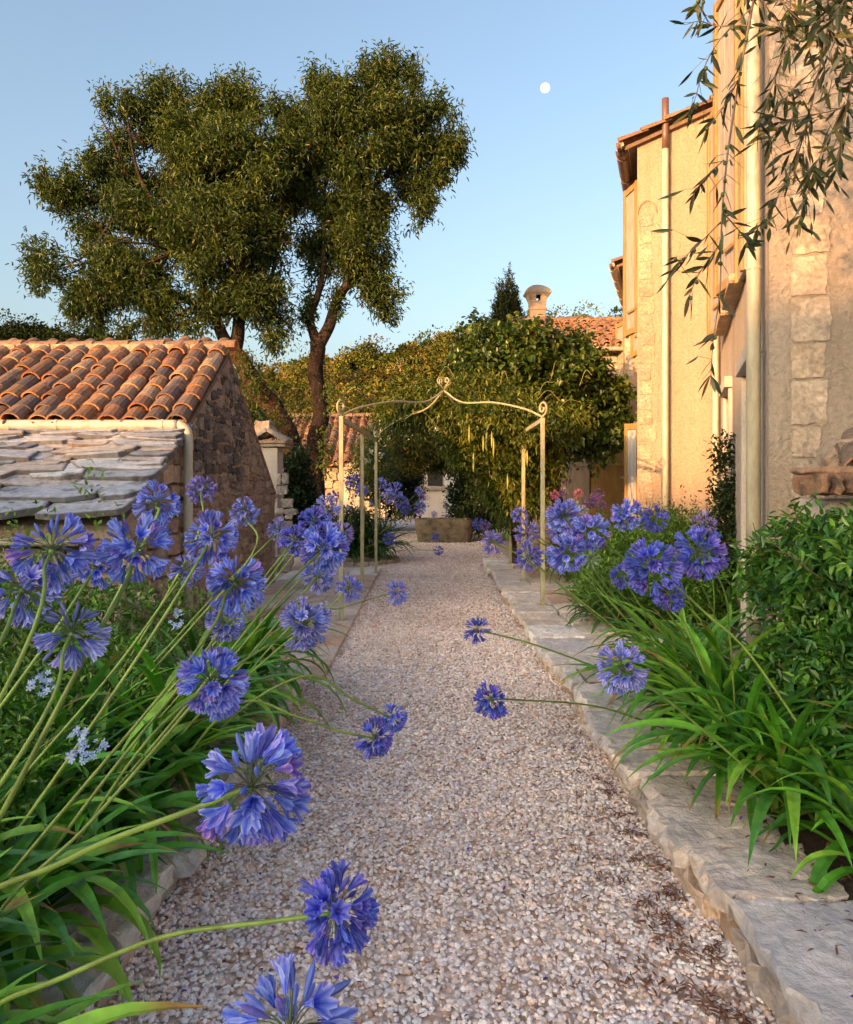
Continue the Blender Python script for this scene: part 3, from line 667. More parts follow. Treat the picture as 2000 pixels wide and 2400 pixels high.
wh = thing('white_house', (.6, 32, 0), 'white rendered wall with a small dark window, seen through the leafy tunnel', 'house')
g = G(); box(g, (1.2, 33, 2.1), (6.4, 2, 4.2)); g.build('wall', M['white'], wh)
g = G(); box(g, (.36, 31.99, 1.68), (.62, .05, .75)); o = g.build('window', M['dark'], wh); g = G(); rock(g, (.36, 31.93, 1.22), (1.0, .2, .14), None, (.4, .34, .28), .2, 4); g.build('sill', M['stone'], o)
g = G(); box(g, (1.25, 31.97, 1.2), (.9, .08, 2.3)); g.build('door', M['door'], wh, bevel=.01)

# gate pier with tile hood on the left
gp = thing('gate_pier', (-2.62, 13, 0), 'white gate pier with a tiled cap and stone finial, right behind the outbuilding', 'pier')
g = G(); box(g, (-2.72, 13.1, 1.05), (.46, .5, 2.1)); g.build('pier_body', M['white'], gp, bevel=.015)
g = G(); masonry(g, (-2.50, 12.83, 0), (1, 0, 0), (0, 0, 1), .16, 1.55, lambda u, v: u > 0, .16, .16, .12, [(.5, .45, .4), (.44, .4, .36)], 3, .25, 3); g.build('side_stones', M['gable'], gp)
g = G(); box(g, (-2.66, 13.1, 2.14), (.60, .6, .06), None, (.4, .35, .3)); box(g, (-2.66, 13.1, 2.19), (.66, .66, .05), None, (.42, .3, .22))
for sx in (-1, 1):
    for k in range(3):
        X = nrm(np.array([[sx * .8, 0, -.5]])); Y = nrm(np.cross((0, 0, 1.), X)); scatter(g, tileT(.11, .09, .36, .02), np.stack([X, Y, np.cross(X, Y)], 2), np.array([[-2.66, 12.85 + k * .2, 2.36]]), np.array([(.4, .32, .25)]))
rock(g, (-2.72, 13.0, 2.42), (.30, .3, .26), None, (.36, .31, .27), .4, 5, 4, .5); g.build('tile_cap', M['gable'], gp)
gp = thing('gate_pier', (-2.15, 20, 0), 'second white gate pier, beside the rose bush below the far terracotta roof', 'pier')
g = G(); box(g, (-1.93, 20, .9), (.42, .42, 1.8)); g.build('pier_body', M['white'], gp, bevel=.015); g = G(); rock(g, (-1.93, 20, 1.84), (.56, .56, .1), None, (.5, .4, .33), .1, 3); rock(g, (-1.93, 20, 1.92), (.3, .3, .12), None, (.45, .38, .32), .3, 4); g.build('tile_cap', M['gable'], gp)

# stone trough
tr = thing('stone_trough', (.43, 19.1, 0), 'old weathered stone water trough standing on the gravel at the end of the path', 'trough')
g = G(); cx0, cy0 = .45, 19.3; W_ = .74; prof = []; n = 28; ring = []
for i in range(n):
    a = 2 * math.pi * i / n; ex = .55; ring.append((math.copysign(abs(math.cos(a)) ** ex, math.cos(a)), math.copysign(abs(math.sin(a)) ** ex, math.sin(a))))
lev = [(0, .90), (.1, .93), (.3, .97), (.5, 1.0), (.585, 1.0), (.60, .98), (.60, .86), (.55, .84), (.2, .8), (.18, .02)]
V = [(cx0 + x * W_ * s, cy0 + y * .42 * s - (0), z * .97 + .008 * n3((x * 3, y * 3, z * 9), 1)) for z, s in lev for x, y in ring]
g.add(V, np.array([(i * n + j, i * n + (j + 1) % n, (i + 1) * n + (j + 1) % n, (i + 1) * n + j) for i in range(len(lev) - 1) for j in range(n)]), (.26, .215, .16)); g.build('basin', stonemat('trough_stone', .95, 1, 12, .03, ((.09, .075, .055), 6, .5), .5), tr, smooth=True)
g = G(); V = [(cx0 + x * W_ * .82, cy0 + y * .42 * .82, .46) for x, y in ring]; g.add(V, [tuple(range(n))], (.02, .025, .02)); g.build('water', paint('trough_water', (.02, .025, .02), .05), tr)

# ------------------------------------------------------------------ pergolas
def pergola(name, label, y0, bay, nb, xl0, xl1, xr0, xr1, zt, zap, zl, zr):
    t = thing(name, ((xl0 + xr0) / 2, y0, 0), label, 'pergola'); pw = .045
    pl = []; pr = []
    for i in range(nb + 1):
        f = i / nb; y = y0 + bay * i; pl.append((xl0 + (xl1 - xl0) * f, y)); pr.append((xr0 + (xr1 - xr0) * f, y + .2))
    for P_, z0 in ((pl, zl), (pr, zr)):
        for x, y in P_:
            g = G(); box(g, (x, y, (z0 + zt) / 2), (pw, pw, zt - z0)); o = g.build('post', M['pergola'], t, bevel=.003)
            g = G(); box(g, (x, y, z0 + .006), (.11, .11, .012)); g.build('foot_plate', M['pergola'], o)
        a = np.array([*P_[0], zt - .03]); b = np.array([*P_[-1], zt - .03]); g = G(); d = nrm(b - a); box(g, (a + b) / 2, (.05, np.linalg.norm(b - a) - pw, .05), (np.cross(d, Zz), d, Zz)); g.build('side_beam', M['pergola'], t, bevel=.003)
    ap = np.array([(xl0 + xr1) / 2, y0 + bay * nb / 2 + .1, zap])
    def scroll(c, dr, r0, turns=1.35, flip=1):
        dr = nrm(dr); return [c + dr * math.cos(a) * rr + Zz * math.sin(a) * rr for a, rr in zip(np.linspace(-math.pi / 2, -math.pi / 2 + flip * turns * 2 * math.pi, 26), np.linspace(r0, r0 * .28, 26))]
    for P_, sd in ((pl, -1), (pr, 1)):
        for k in (0, nb):
            p = np.array([*P_[k], zt]); dr = nrm((ap - p) * np.array([1, 1, 0])); L = np.linalg.norm((ap - p)[:2])
            ctl = [p + Zz * .01 - dr * .0, p + dr * L * .16 + Zz * .13, p + dr * L * .45 + Zz * (.30 * (zap - zt) + .10), p + dr * L * .78 + Zz * .62 * (zap - zt), ap]
            path = spline(ctl, 8); g = G(); sc = scroll(p + Zz * .105, -dr, .085, 1.3, 1)
            tube(g, sc[::-1] + list(path), .0125, 8); g.build('roof_rib', M['pergola'], t, smooth=True)
    g = G()
    for a in range(4):
        dr = np.array([math.cos(a * math.pi / 2 + .6), math.sin(a * math.pi / 2 + .6), 0]); tube(g, [ap + Zz * .0] + [q for q in scroll(ap + Zz * .13 + dr * .06, dr, .055, 1.1, 1)], .009, 6)
    g.build('finial', M['pergola'], t, smooth=True); return t
pergola('pergola', 'cream metal pergola with curved roof ribs and scrolls standing over the near path', 8.2, 2.1, 2, -.91, -.815, 1.27, 1.38, 2.23, 2.76, .05, .18)
pergola('pergola', 'far metal pergola smothered in vines, leading to the white house', 20.5, 2.2, 3, -1.25, -1.1, 1.7, 1.8, 2.25, 2.9, 0, 0)

# ------------------------------------------------------------------ moon
g = G(); bm = []; mo = at(1278, 206, 2500); R_ = 15.5; n = 24
V = [mo + R_ * np.array([math.sin(a) * math.cos(b), math.sin(a) * math.sin(b), math.cos(a)]) for a in np.linspace(.02, math.pi - .02, n) for b in np.linspace(0, 2 * math.pi, 2 * n, endpoint=False)]
g.add(V, np.array([(i * 2 * n + j, (i + 1) * 2 * n + j, (i + 1) * 2 * n + (j + 1) % (2 * n), i * 2 * n + (j + 1) % (2 * n)) for i in range(n - 1) for j in range(2 * n)]))
m, t, b = mat('moon_surface'); v = coords(t); c = ramp(t, noise(t, v, .12, 4), [(.40, (.42, .52, .72)), (.58, (.95, .94, .92))])
t.links.new(c, b.inputs['Emission Color']); b.inputs['Emission Strength'].default_value = .75; b.inputs['Base Color'].default_value = (.1, .1, .1, 1)  # emission stands in for the sunlight the moon reflects
tag(g.build('moon', m, smooth=True), 'small pale gibbous moon in the blue sky right of the trees', 'moon')

# ------------------------------------------------------------------ foliage
def cloud(g, blobs, n, k, T, size, pal, twig=.25, droop=.3, up=.5, shell=.55, spread=.06, wgt=None, jit=.25, rs=RS, sq=1.0, cut=None):
    """leaf sprays filling blobs (centre, radii)"""
    C = np.array([b[0] for b in blobs], float); R = np.array([np.broadcast_to(b[1], 3) for b in blobs], float)
    wv = np.array([np.prod(r) ** .75 * (b[2] if len(b) > 2 else 1) for r, b in zip(R, blobs)]); wv /= wv.sum()
    i = rs.choice(len(blobs), n, p=wv); d = nrm(rs.normal(size=(n, 3))); q = rs.rand(n) ** (1 / 3.) ; q = shell + (1 - shell) * q * 1.06 if shell > 0 else q
    q = np.where(rs.rand(n) < .25, rs.rand(n) ** .5, q)
    P = C[i] + d * R[i] * q[:, None] * (1 + .18 * rs.normal(size=(n, 1)) * .6)
    if cut is not None: kp = cut(P); P = P[kp]; d = d[kp]; n = len(P)
    D = nrm(d * .6 + np.array([0, 0, up]) + rs.normal(size=(n, 3)) * .35)
    tj = rs.rand(n, k, 1); L = twig * rs.uniform(.6, 1.3, (n, 1, 1))
    Q = P[:, None] + D[:, None] * (tj - .3) * L + rs.normal(size=(n, k, 3)) * spread
    Ld = nrm(D[:, None] * .45 + rs.normal(size=(n, k, 3)) * .75 + np.array([0, 0, -droop]))
    Q = Q.reshape(-1, 3); Ld = Ld.reshape(-1, 3); N = len(Q)
    B = basis(Ld, up=(0, 0, 1) if True else None) * (size * rs.uniform(.65, 1.25, (N, 1, 1)))
    pal = np.array(pal); c = pal[rs.randint(0, len(pal), n)] * rs.uniform(1 - jit, 1 + jit, (n, 1)); c = np.repeat(c, k, 0) * rs.uniform(.75, 1.25, (N, 1))
    scatter(g, T, B, Q, c); return P, D
def limb(g, pts, r0, r1, n=9, col=(.09, .06, .045), amp=.02, per=6):
    P = spline(pts, per); L = len(P)
    for i in range(1, L - 1): P[i] += np.array([n3(P[i] * 2, 1), n3(P[i] * 2 + 9, 1), n3(P[i] * 2 + 5, 1)]) * amp
    rr = np.linspace(r0, r1, L) * np.array([1 + .14 * n3(p * 3, 1) for p in P]); tube(g, P, rr, n, col)

def clusters(bl, m, rs, lo=.20, hi=.42):
    out = []
    for c, R_, w_ in bl:
        n = max(3, int(m * w_ * (R_[0] * R_[2]) / .7))
        d = nrm(rs.normal(size=(n, 3))); q = rs.uniform(.35, 1.0, (n, 1)) ** .7; P = np.array(c) + d * np.array(R_) * q
        for p in P: s_ = rs.uniform(lo, hi); out.append((p, (s_ * 1.15, s_, s_ * .8), 1))
    return out
RCV = np.random.RandomState(77)
TD = 16.0
GRN = [(.065, .11, .018), (.095, .135, .02), (.05, .085, .017), (.125, .15, .024), (.04, .07, .017)]
RSC = [1.0]
def fullsize(bl, d, yo, zs=1.0, dep=.75): 
    out = []
    for b in bl:
        px, py, r = b[:3]; r = r * (b[5] if len(b) > 5 else RSC[0]); dd = d + (b[3] if len(b) > 3 else yo); c = at(px, py, dd); q = r / F * dd; out.append((c, (q, max(q * dep, .3), q * zs), b[4] if len(b) > 4 else 1))
    return out
lb = [(300, 285, 70, .3), (402, 268, 85, .4), (565, 280, 85, .3), (459, 363, 130, 0), (584, 394, 130, -.4), (257, 400, 85, .2), (150, 440, 55, 0), (115, 630, 45, -.2, .7), (200, 560, 60, .1, .5), (257, 650, 95, -.3), (377, 583, 140, -.6), (521, 551, 140, -.8), (616, 614, 105, -.5), (333, 725, 70, -.3), (440, 745, 60, -.4), (553, 700, 80, -.5), (650, 755, 45, -.2, .6), (670, 457, 85, .2), (290, 480, 80, .8), (480, 480, 120, 1.0), (230, 705, 40, 0, .7), (600, 690, 80, .4)]
rb = [(792, 262, 85, 0), (917, 200, 62, .2), (930, 290, 95, 0), (1010, 262, 50, .1), (1045, 330, 42, 0, .8), (961, 394, 75, .1), (804, 350, 110, -.3), (836, 457, 90, 0), (773, 551, 75, .2), (840, 556, 70, -.2), (867, 633, 50, 0, .8), (892, 690, 28, 0, .7), (754, 660, 55, .2, .8), (720, 420, 80, .3), (710, 300, 60, .2), (1000, 430, 40, .1, .7)]
def spikes(l, r): return [(px, py, rr, 0, 1.2) for px, py, rr in l]
tree = thing('almond_tree', tuple(ground(712, 1222, 0)), 'broad dark green almond tree with a leaning reddish trunk, left of the pair', 'tree', None)
g = G(); B_ = lambda px, py, o=0: at(px, py, TD + o)
tb = B_(712, 1225, .4); tb[2] = -.05
limb(g, [tb, B_(705, 1120, .4), B_(680, 1040, .2), B_(640, 968, .1), B_(596, 905, 0), B_(568, 850, 0), B_(548, 812, 0)], .26, .16, 14, (.11, .058, .036), .10)
fk = B_(552, 822)
for tgt in [(520, 790), (560, 740)]: pass
limb(g, [fk, B_(522, 790), B_(505, 740), B_(470, 660, -.2), B_(420, 560), B_(400, 400), B_(400, 280, .3)], .15, .02)
limb(g, [fk, B_(560, 760), B_(560, 660, .2), B_(590, 520), B_(570, 380), B_(565, 270)], .15, .02)
limb(g, [B_(505, 740), B_(430, 700), B_(330, 640), B_(257, 560), B_(160, 450)], .09, .015)
limb(g, [B_(430, 560), B_(360, 490, .2), B_(300, 495, .2), B_(255, 530), B_(200, 600), B_(120, 630)], .06, .012)
limb(g, [B_(420, 560), B_(330, 420), B_(300, 285)], .06, .012)
limb(g, [B_(505, 740), B_(460, 750, -.3), B_(400, 760, -.3), B_(320, 745)], .06, .012)
limb(g, [B_(560, 700), B_(600, 680, -.3), B_(640, 640, -.3), B_(660, 480)], .06, .012)
RB = np.random.RandomState(3)
RSC[0] = .92; LB = fullsize(lb, TD, 0); 
for c, rr, _ in LB:
    for k in range(5):
        e = np.array(c) + RB.normal(size=3) * rr * .6; s = np.array(c) * .8 + at(540, 600, TD) * .2; limb(g, [s, (s + e) / 2 + RB.normal(size=3) * .1, e], .03, .006, 5, (.10, .06, .045), .05, 4)
g.build('trunk', M['bark'], tree, smooth=True)
g = G(); RC = np.random.RandomState(12); cloud(g, clusters(LB, 15, RC, .10, .34), 12500, 10, leafT(.27, .05, .28), .112, GRN, .46, .5, .7, .2, .07)
# upright and drooping sprays that break the outline
spk = [(250, 240), (370, 215), (420, 235), (520, 215), (560, 240), (690, 300), (640, 250), (100, 420), (85, 590), (85, 650), (165, 410), (215, 380), (600, 250), (300, 765), (230, 740), (640, 790), (480, 250), (190, 690), (175, 720)]
cloud(g, [(B_(px, py + 12), (.10, .25, .26)) for px, py in spk], 750, 12, leafT(.26, .05, .25), .12, GRN, .5, .5, .9, 0, .05)
g.build('crown', M['tree'], tree)
tree = thing('almond_tree', tuple(ground(743, 1215, 0)), 'tall almond tree with a straight dark forked trunk, right of the pair', 'tree', None)
g = G(); tb = B_(745, 1210, .2); tb[2] = -.05; B_ = lambda px, py, o=0: at(px, py, TD + .2 + o)
limb(g, [tb, B_(742, 1130), B_(744, 1040), B_(750, 960), B_(742, 880), B_(744, 800)], .20, .15, 14, (.05, .033, .026), .08)
limb(g, [B_(744, 805), B_(730, 765), B_(728, 735), B_(745, 690), B_(760, 600), B_(760, 450), B_(790, 300)], .12, .02)
limb(g, [B_(746, 810), B_(772, 765), B_(785, 715), B_(815, 660), B_(850, 560), B_(880, 430), B_(915, 300), B_(917, 180)], .135, .02)
limb(g, [B_(800, 690), B_(830, 665), B_(855, 655), B_(890, 690)], .05, .012)
limb(g, [B_(850, 560), B_(790, 480), B_(720, 400), B_(700, 300)], .07, .012)
limb(g, [B_(880, 430), B_(950, 380), B_(1010, 330), B_(1050, 320)], .05, .01)
RBl = fullsize(rb, TD + .2, 0); RSC[0] = 1.0
for c, rr, _ in RBl:
    for k in range(5):
        e = np.array(c) + RB.normal(size=3) * rr * .6; s = np.array(c) * .8 + at(850, 480, TD) * .2; limb(g, [s, (s + e) / 2 + RB.normal(size=3) * .1, e], .03, .006, 5, (.09, .055, .04), .05, 4)
g.build('trunk', M['bark'], tree, smooth=True)
g = G(); cloud(g, clusters(RBl, 14, RC, .10, .34), 6600, 10, leafT(.27, .05, .28), .112, [np.array(x) * .95 for x in GRN], .46, .5, .7, .2, .07)
spk = [(732, 175), (735, 195), (912, 140), (918, 165), (960, 150), (970, 175), (1030, 235), (1060, 260), (1075, 325), (1070, 345), (1040, 385), (800, 210), (870, 230), (1000, 470), (980, 495), (895, 710), (920, 725), (900, 590), (830, 205), (1025, 400), (790, 700), (720, 720)]
cloud(g, [(B_(px, py + 18), (.10, .2, .24)) for px, py in spk], 700, 12, leafT(.26, .05, .25), .12, GRN, .5, .5, .9, 0, .05)
g.build('crown', M['tree'], tree)
# climbing greenery on trunks
g = G(); cloud(g, [(at(600, 905, 15.6), (.15, .1, .3)), (at(640, 985, 15.6), (.15, .1, .3)), (at(575, 850, 15.6), (.2, .1, .2)), (at(770, 930, 15.6), (.06, .1, .5)), (at(765, 1060, 15.6), (.08, .1, .5))], 170, 8, leafT(.4), .08, [(.09, .13, .02), (.12, .15, .03)], .3, .6, .2, 0, .04)
tag(g.build('creeper', M['tree']), 'thin green creeper climbing on the almond trunks', 'creeper')

# ------------------------------------------------------------------ hills with woods
def hill(name, prof, yd, depth, seed, nx=60):
    """prof: list of (px, py) of the ridge at distance yd"""
    g = G(); px = np.array([p[0] for p in prof], float); py = np.array([p[1] for p in prof], float); X = np.linspace(px[0], px[-1], nx); Y = np.interp(X, px, py); ny = 14; V = []
    for j in range(ny + 1):
        f = j / ny; d = yd - depth * (1 - f) if f <= 1 else yd
        for i in range(nx):
            top = at(X[i], Y[i], yd); z = -.3 + (top[2] + .3) * f ** 1.7 + .8 * n3((top[0], d, seed), .06) * f
            V.append((top[0] * (1), d, z))
    for i in range(nx): top = at(X[i], Y[i], yd); V.append((top[0], yd + 60, top[2] * .6))
    Fc = np.array([(j * nx + i, j * nx + i + 1, (j + 1) * nx + i + 1, (j + 1) * nx + i) for j in range(ny + 1) for i in range(nx - 1)])
    g.add(V, Fc); tag(g.build(name, M['hill'], smooth=True), kind='structure'); return np.array(V).reshape(ny + 2, nx, 3)
PR = [(-400, 960), (300, 960), (520, 905), (620, 880), (700, 858), (790, 848), (850, 838), (900, 836), (960, 822), (1040, 812), (1100, 800), (1200, 785), (1400, 760), (1800, 740), (2600, 800)]
PL = [(-1500, 800), (-300, 785), (0, 782), (60, 788), (140, 792), (220, 800), (290, 818), (360, 850), (430, 900), (500, 960)]
A1 = hill('hill', PR, 130, 75, 3); A2 = hill('hill', PL, 190, 60, 7)
HP = [(.11, .13, .02), (.10, .12, .02), (.16, .15, .025), (.08, .10, .018), (.20, .16, .035), (.06, .085, .016), (.22, .16, .05)]
def wood(name, A, n, size, pal, seed, label, lim=(0, 1)):
    rs = np.random.RandomState(seed); ny, nx = A.shape[:2]; g = G(); bl = []
    for _ in range(n):
        j = rs.uniform(lim[0], lim[1]) * (ny - 2.001); i = rs.rand() * (nx - 1.001); a, b = int(j), int(i); fj, fi = j - a, i - b
        p = (A[a, b] * (1 - fi) + A[a, b + 1] * fi) * (1 - fj) + (A[a + 1, b] * (1 - fi) + A[a + 1, b + 1] * fi) * fj
        if abs(p[0] / p[1]) > .62: continue
        s = size * rs.uniform(.4, 1.1) * (2.1 if rs.rand() < .10 else 1); bl.append((p + np.array([0, 0, s * .45]), (s * rs.uniform(.6, .9), s * .7, s * rs.uniform(.55, 1.0)), 1, pal[rs.randint(len(pal))]))
    TT = leafT(.75, .1, .2)
    C = np.array([b[0] for b in bl]); R = np.array([b[1] for b in bl]); col = np.array([b[3] for b in bl]); k = 150; n = len(bl)
    d = nrm(rs.normal(size=(n, k, 3))); d[..., 2] = np.abs(d[..., 2]) * 1.0 - .25
    P = C[:, None] + d * R[:, None] * rs.uniform(.6, 1.08, (n, k, 1)); P = P.reshape(-1, 3)
    Bm = basis(nrm(d.reshape(-1, 3) + rs.normal(size=(n * k, 3)) * .7)) * (size * .17 * rs.uniform(.5, 1.3, (n * k, 1, 1)))
    c = np.repeat(col, k, 0) * np.repeat(rs.uniform(.45, 1.45, (n, 1)), k, 0) * rs.uniform(.7, 1.3, (n * k, 1)); scatter(g, TT, Bm, P, c)
    tag(g.build(name, M['hillfol']), label, kind='stuff')
wood('hillside_wood', A1, 4600, 2.5, HP, 5, 'dense mixed scrub and woodland covering the sunlit hillside', (.1, 1))
wood('hillside_wood', A2, 5200, 3.6, [(.025, .04, .012), (.035, .05, .014), (.045, .055, .018), (.02, .032, .011)], 6, 'dark pine wood on the distant hill at the left', (.3, 1))
# bare dead trees standing on the slope
rs = np.random.RandomState(4)
for i, (px, py, lab) in enumerate([(940, 868, 'pale leafless dead tree on the hill, leftmost of the bare ones'), (985, 858, 'pale leafless dead tree on the hill just above the pergola apex'), (1085, 842, 'pale leafless dead tree on the hill beside the climbing vine')]):
    b = at(px, py, 100); t = thing('dead_tree', tuple(b), lab, 'tree', 'dead trees on the hillside'); g = G()
    for k in range(7):
        a = rs.uniform(-.7, .7); e = b + np.array([math.sin(a) * 1.3, rs.uniform(-.5, .5), 1.7 * math.cos(a)]) * rs.uniform(.7, 1.1); tube(g, spline([b - Zz * .5, (b + e) / 2 + rs.normal(size=3) * .15, e], 4), np.linspace(.05, .015, 9), 5, (.34, .23, .16))
    g.build('branches', M['stem'], t)

# ------------------------------------------------------------------ middle-distance plants
def bush(name, label, cat, blobs, n, k, T, size, pal, m='leaf', trunk=None, group=None, **kw):
    base = np.array(blobs[0][0]); t = thing(name, (base[0], base[1], 0), label, cat, group); g = G()
    cloud(g, blobs, n, k, T, size, pal, **kw); g.build('foliage', M[m], t)
    if trunk:
        g = G()
        for pts, r0, r1 in trunk: limb(g, pts, r0, r1, 8, (.12, .07, .05), .03)
        g.build('trunk', M['bark'], t, smooth=True)
    return t
VG = [(.11, .15, .018), (.15, .18, .02), (.08, .12, .016), (.19, .20, .024), (.05, .09, .015)]
MG = [(.06, .11, .017), (.09, .14, .02), (.04, .08, .016), (.13, .16, .025)]
# mulberry behind the pergola
mb = [(1150, 825, 55, 0), (1230, 855, 85, 0), (1320, 885, 75, 0), (1200, 900, 100, -.3), (1300, 930, 100, -.2), (1390, 900, 70, .2), (1400, 980, 65, 0), (1290, 1010, 80, -.2), (1180, 980, 90, -.3), (1150, 870, 60, .3), (1420, 1030, 50, 0, .8), (1350, 840, 40, .3, .5), (1215, 780, 30, .3, .7)]
bush('mulberry_tree', 'leafy green mulberry tree between the pergola vine and the farmhouse', 'tree', clusters(fullsize(mb, 14.4, 0), 26, RCV, .12, .30), 6500, 7, leafT(.7, .04, .3), .12, MG, 'leaf', [([at(1315, 1235, 14.4) * np.array([1, 1, 0]), at(1308, 1180, 14.4), at(1285, 1110, 14.4), at(1280, 1040, 14.4), at(1290, 930, 14.4)], .13, .04), ([at(1285, 1100, 14.4), at(1240, 1020, 14.4), at(1180, 920, 14.4)], .07, .02), ([at(1290, 1060, 14.4), at(1370, 960, 14.4)], .06, .02)], twig=.40, droop=.5, up=.4, shell=.2, spread=.07)
# vine on the near pergola (hangs on its far and right side)
vb = [(at(1010, 955, 11.6), (.45, .5, .14)), (at(1100, 965, 11.2), (.45, .6, .22)), (at(1180, 985, 10.6), (.4, .5, .2)), (at(1250, 990, 9.9), (.25, .5, .16)), (at(1330, 1000, 11), (.35, .4, .16), .7), (at(1120, 1040, 11.8), (.40, .4, .35)), (at(1180, 1060, 11.6), (.40, .4, .45)), (at(1215, 1140, 11.5), (.27, .3, .45)), (at(1180, 1150, 11.8), (.2, .3, .5)), (at(960, 985, 12.2), (.35, .3, .12), .8), (at(1240, 1080, 11.3), (.3, .3, .4)), (at(905, 975, 12.2), (.25, .2, .08), .4), (at(1150, 930, 11.6), (.5, .4, .2))]
v = bush('wisteria_vine', 'yellow-green wisteria with hanging pods covering the back of the near pergola', 'vine', clusters([(b[0], b[1], b[2] if len(b) > 2 else 1) for b in vb], 60, RCV, .10, .22), 5600, 9, leafT(.36, .04, .2), .085, VG, 'tree', [([(1.45, 12.6, 0), (1.42, 12.55, .8), (1.30, 12.4, 1.6), (1.1, 12.2, 2.3)], .05, .02), ([(1.4, 12.5, 1.5), (.9, 12.2, 2.4), (.2, 12.0, 2.6)], .03, .01)], twig=.35, droop=.6, up=.1, shell=.2, spread=.05)
for i, (px, py) in enumerate([(1100, 995), (1133, 1020), (1140, 1012), (1153, 1010), (1157, 1025), (1232, 1040), (1236, 1055), (1110, 1060), (1190, 1110)]):
    g = G(); p = at(px, py, 10.0 + (i % 3) * .15); sc_ = .9 + .4 * random.random(); tube(g, [p, p + np.array([0, 0, -.04]), p + np.array([.004, 0, -.11]) * sc_, p + np.array([.0, 0, -.18]) * sc_, p + np.array([0, 0, -.24]) * sc_], [.003, .009, .015, .012, .003], 7, (.34, .33, .06)); g.build('seed_pod', M['stem'], v, smooth=True)
for k in range(12):
    g = G(); p = at(random.uniform(1000, 1440), random.uniform(880, 1010), random.uniform(10.4, 12.5)); q = p + np.array([random.uniform(-.6, .6), random.uniform(-.3, .3), random.uniform(-.1, .35)]); tube(g, spline([p, (p + q) / 2 + Zz * .15, q], 6), .004, 4, (.30, .28, .08)); g.build('tendril', M['stem'], v)
v2 = [(at(980, 1040, 21), (.7, 1.2, .3)), (at(1050, 1050, 22), (.8, 1.2, .35)), (at(1120, 1060, 21), (.6, 1, .5)), (at(1000, 1085, 22.5), (.8, .6, .22)), (at(930, 1062, 20.6), (.4, .6, .2), .6), (at(1080, 1080, 24), (.8, .8, .4)), (at(1150, 1000, 22), (.8, .8, .6))]
bush('climbing_vine', 'bright yellow-green vine spreading over the far pergola', 'vine', v2, 2400, 8, leafT(.4, .04, .2), .13, [(.14, .16, .02), (.18, .18, .025), (.10, .12, .018)], 'tree', twig=.4, droop=.5, up=.2, shell=.2, spread=.08)
bush('evergreen_shrub', 'dark clipped evergreen beside the end of the path, under the wisteria', 'shrub', [(at(1120, 1150, 20), (.6, .6, 1.0)), (at(1090, 1180, 20.5), (.4, .5, .6)), (at(1175, 1170, 19), (.5, .5, .7)), (at(1130, 1210, 19.5), (.6, .5, .35))], 1500, 8, leafT(.5), .10, [(.02, .045, .014), (.03, .06, .018), (.015, .03, .012)], twig=.3, shell=.5)
bush('evergreen_shrub', 'dark evergreen left of the white house wall, behind the far flowers', 'shrub', [(at(950, 1110, 24), (.5, .6, .6)), (at(930, 1160, 23), (.6, .6, .7)), (at(965, 1150, 25), (.35, .5, .8)), (at(880, 1120, 21), (.6, .6, .5))], 1300, 8, leafT(.5), .10, [(.02, .045, .014), (.03, .06, .018), (.015, .03, .012)], twig=.3, shell=.5)
t = bush('rose_bush', 'green rose bush with a few white roses below the far roof', 'rose bush', [(at(860, 1060, 19), (.35, .4, .5)), (at(890, 1090, 18.5), (.35, .4, .5)), (at(850, 1120, 18.5), (.35, .4, .4)), (at(905, 1040, 20), (.4, .4, .5))], 800, 8, leafT(.5), .07, [(.05, .09, .02), (.07, .12, .025)], twig=.3, shell=.4)
for (px, py) in [(872, 1058), (880, 1095), (862, 1080), (893, 1068)]:
    g = G(); p = at(px, py, 18.1); cloud(g, [(p, .045)], 14, 2, leafT(.8, .2), .05, [(.7, .7, .6)], .02, 0, 0, .5, .01); g.build('rose', M['petal'], t)
bush('ivy', 'dark ivy covering the wall between the gate pier and the straight trunk', 'ivy', [(at(690, 1110, 14.2), (.25, .25, .45)), (at(700, 1170, 14.2), (.3, .3, .4)), (at(680, 1210, 14.0), (.3, .3, .3)), (at(725, 1220, 14.2), (.35, .3, .25)), (at(600, 1000, 15), (.25, .2, .25), .6)], 900, 9, leafT(.7), .07, [(.02, .05, .014), (.03, .065, .016), (.015, .035, .01)], twig=.2, shell=.5)
bush('young_shrub', 'sunlit light green shrub between the outbuilding gable and the leaning trunk', 'shrub', [(at(560, 880, 19), (.5, .4, .5), .6), (at(600, 950, 19), (.5, .4, .4)), (at(690, 960, 19), (.5, .4, .5), .4), (at(830, 940, 19), (.5, .4, .2), .3)], 500, 8, leafT(.5), .08, [(.13, .15, .03), (.10, .13, .02)], 'tree', twig=.4, shell=.2, spread=.08)
# cypress
t = thing('cypress', (2.4, 26, 0), 'narrow double-topped cypress beside the barn chimney', 'tree'); g = G(); bl = []
for px, top in ((1192, 660), (1175, 685), (1205, 690)):
    for k, y in enumerate(np.linspace(top, 850, 9)): bl.append((at(px, y, 26), (.12 + .065 * k, .12 + .065 * k, .38)))
cloud(g, bl, 3600, 8, leafT(.3), .12, [(.05, .06, .014), (.07, .075, .018), (.035, .045, .012)], .3, -.6, 1.4, .3, .03); g.build('foliage', M['tree'], t)
g = G(); tube(g, [(2.8, 26, 0), (2.8, 26, 5)], [.12, .05], 7, (.1, .07, .05)); g.build('trunk', M['bark'], t)
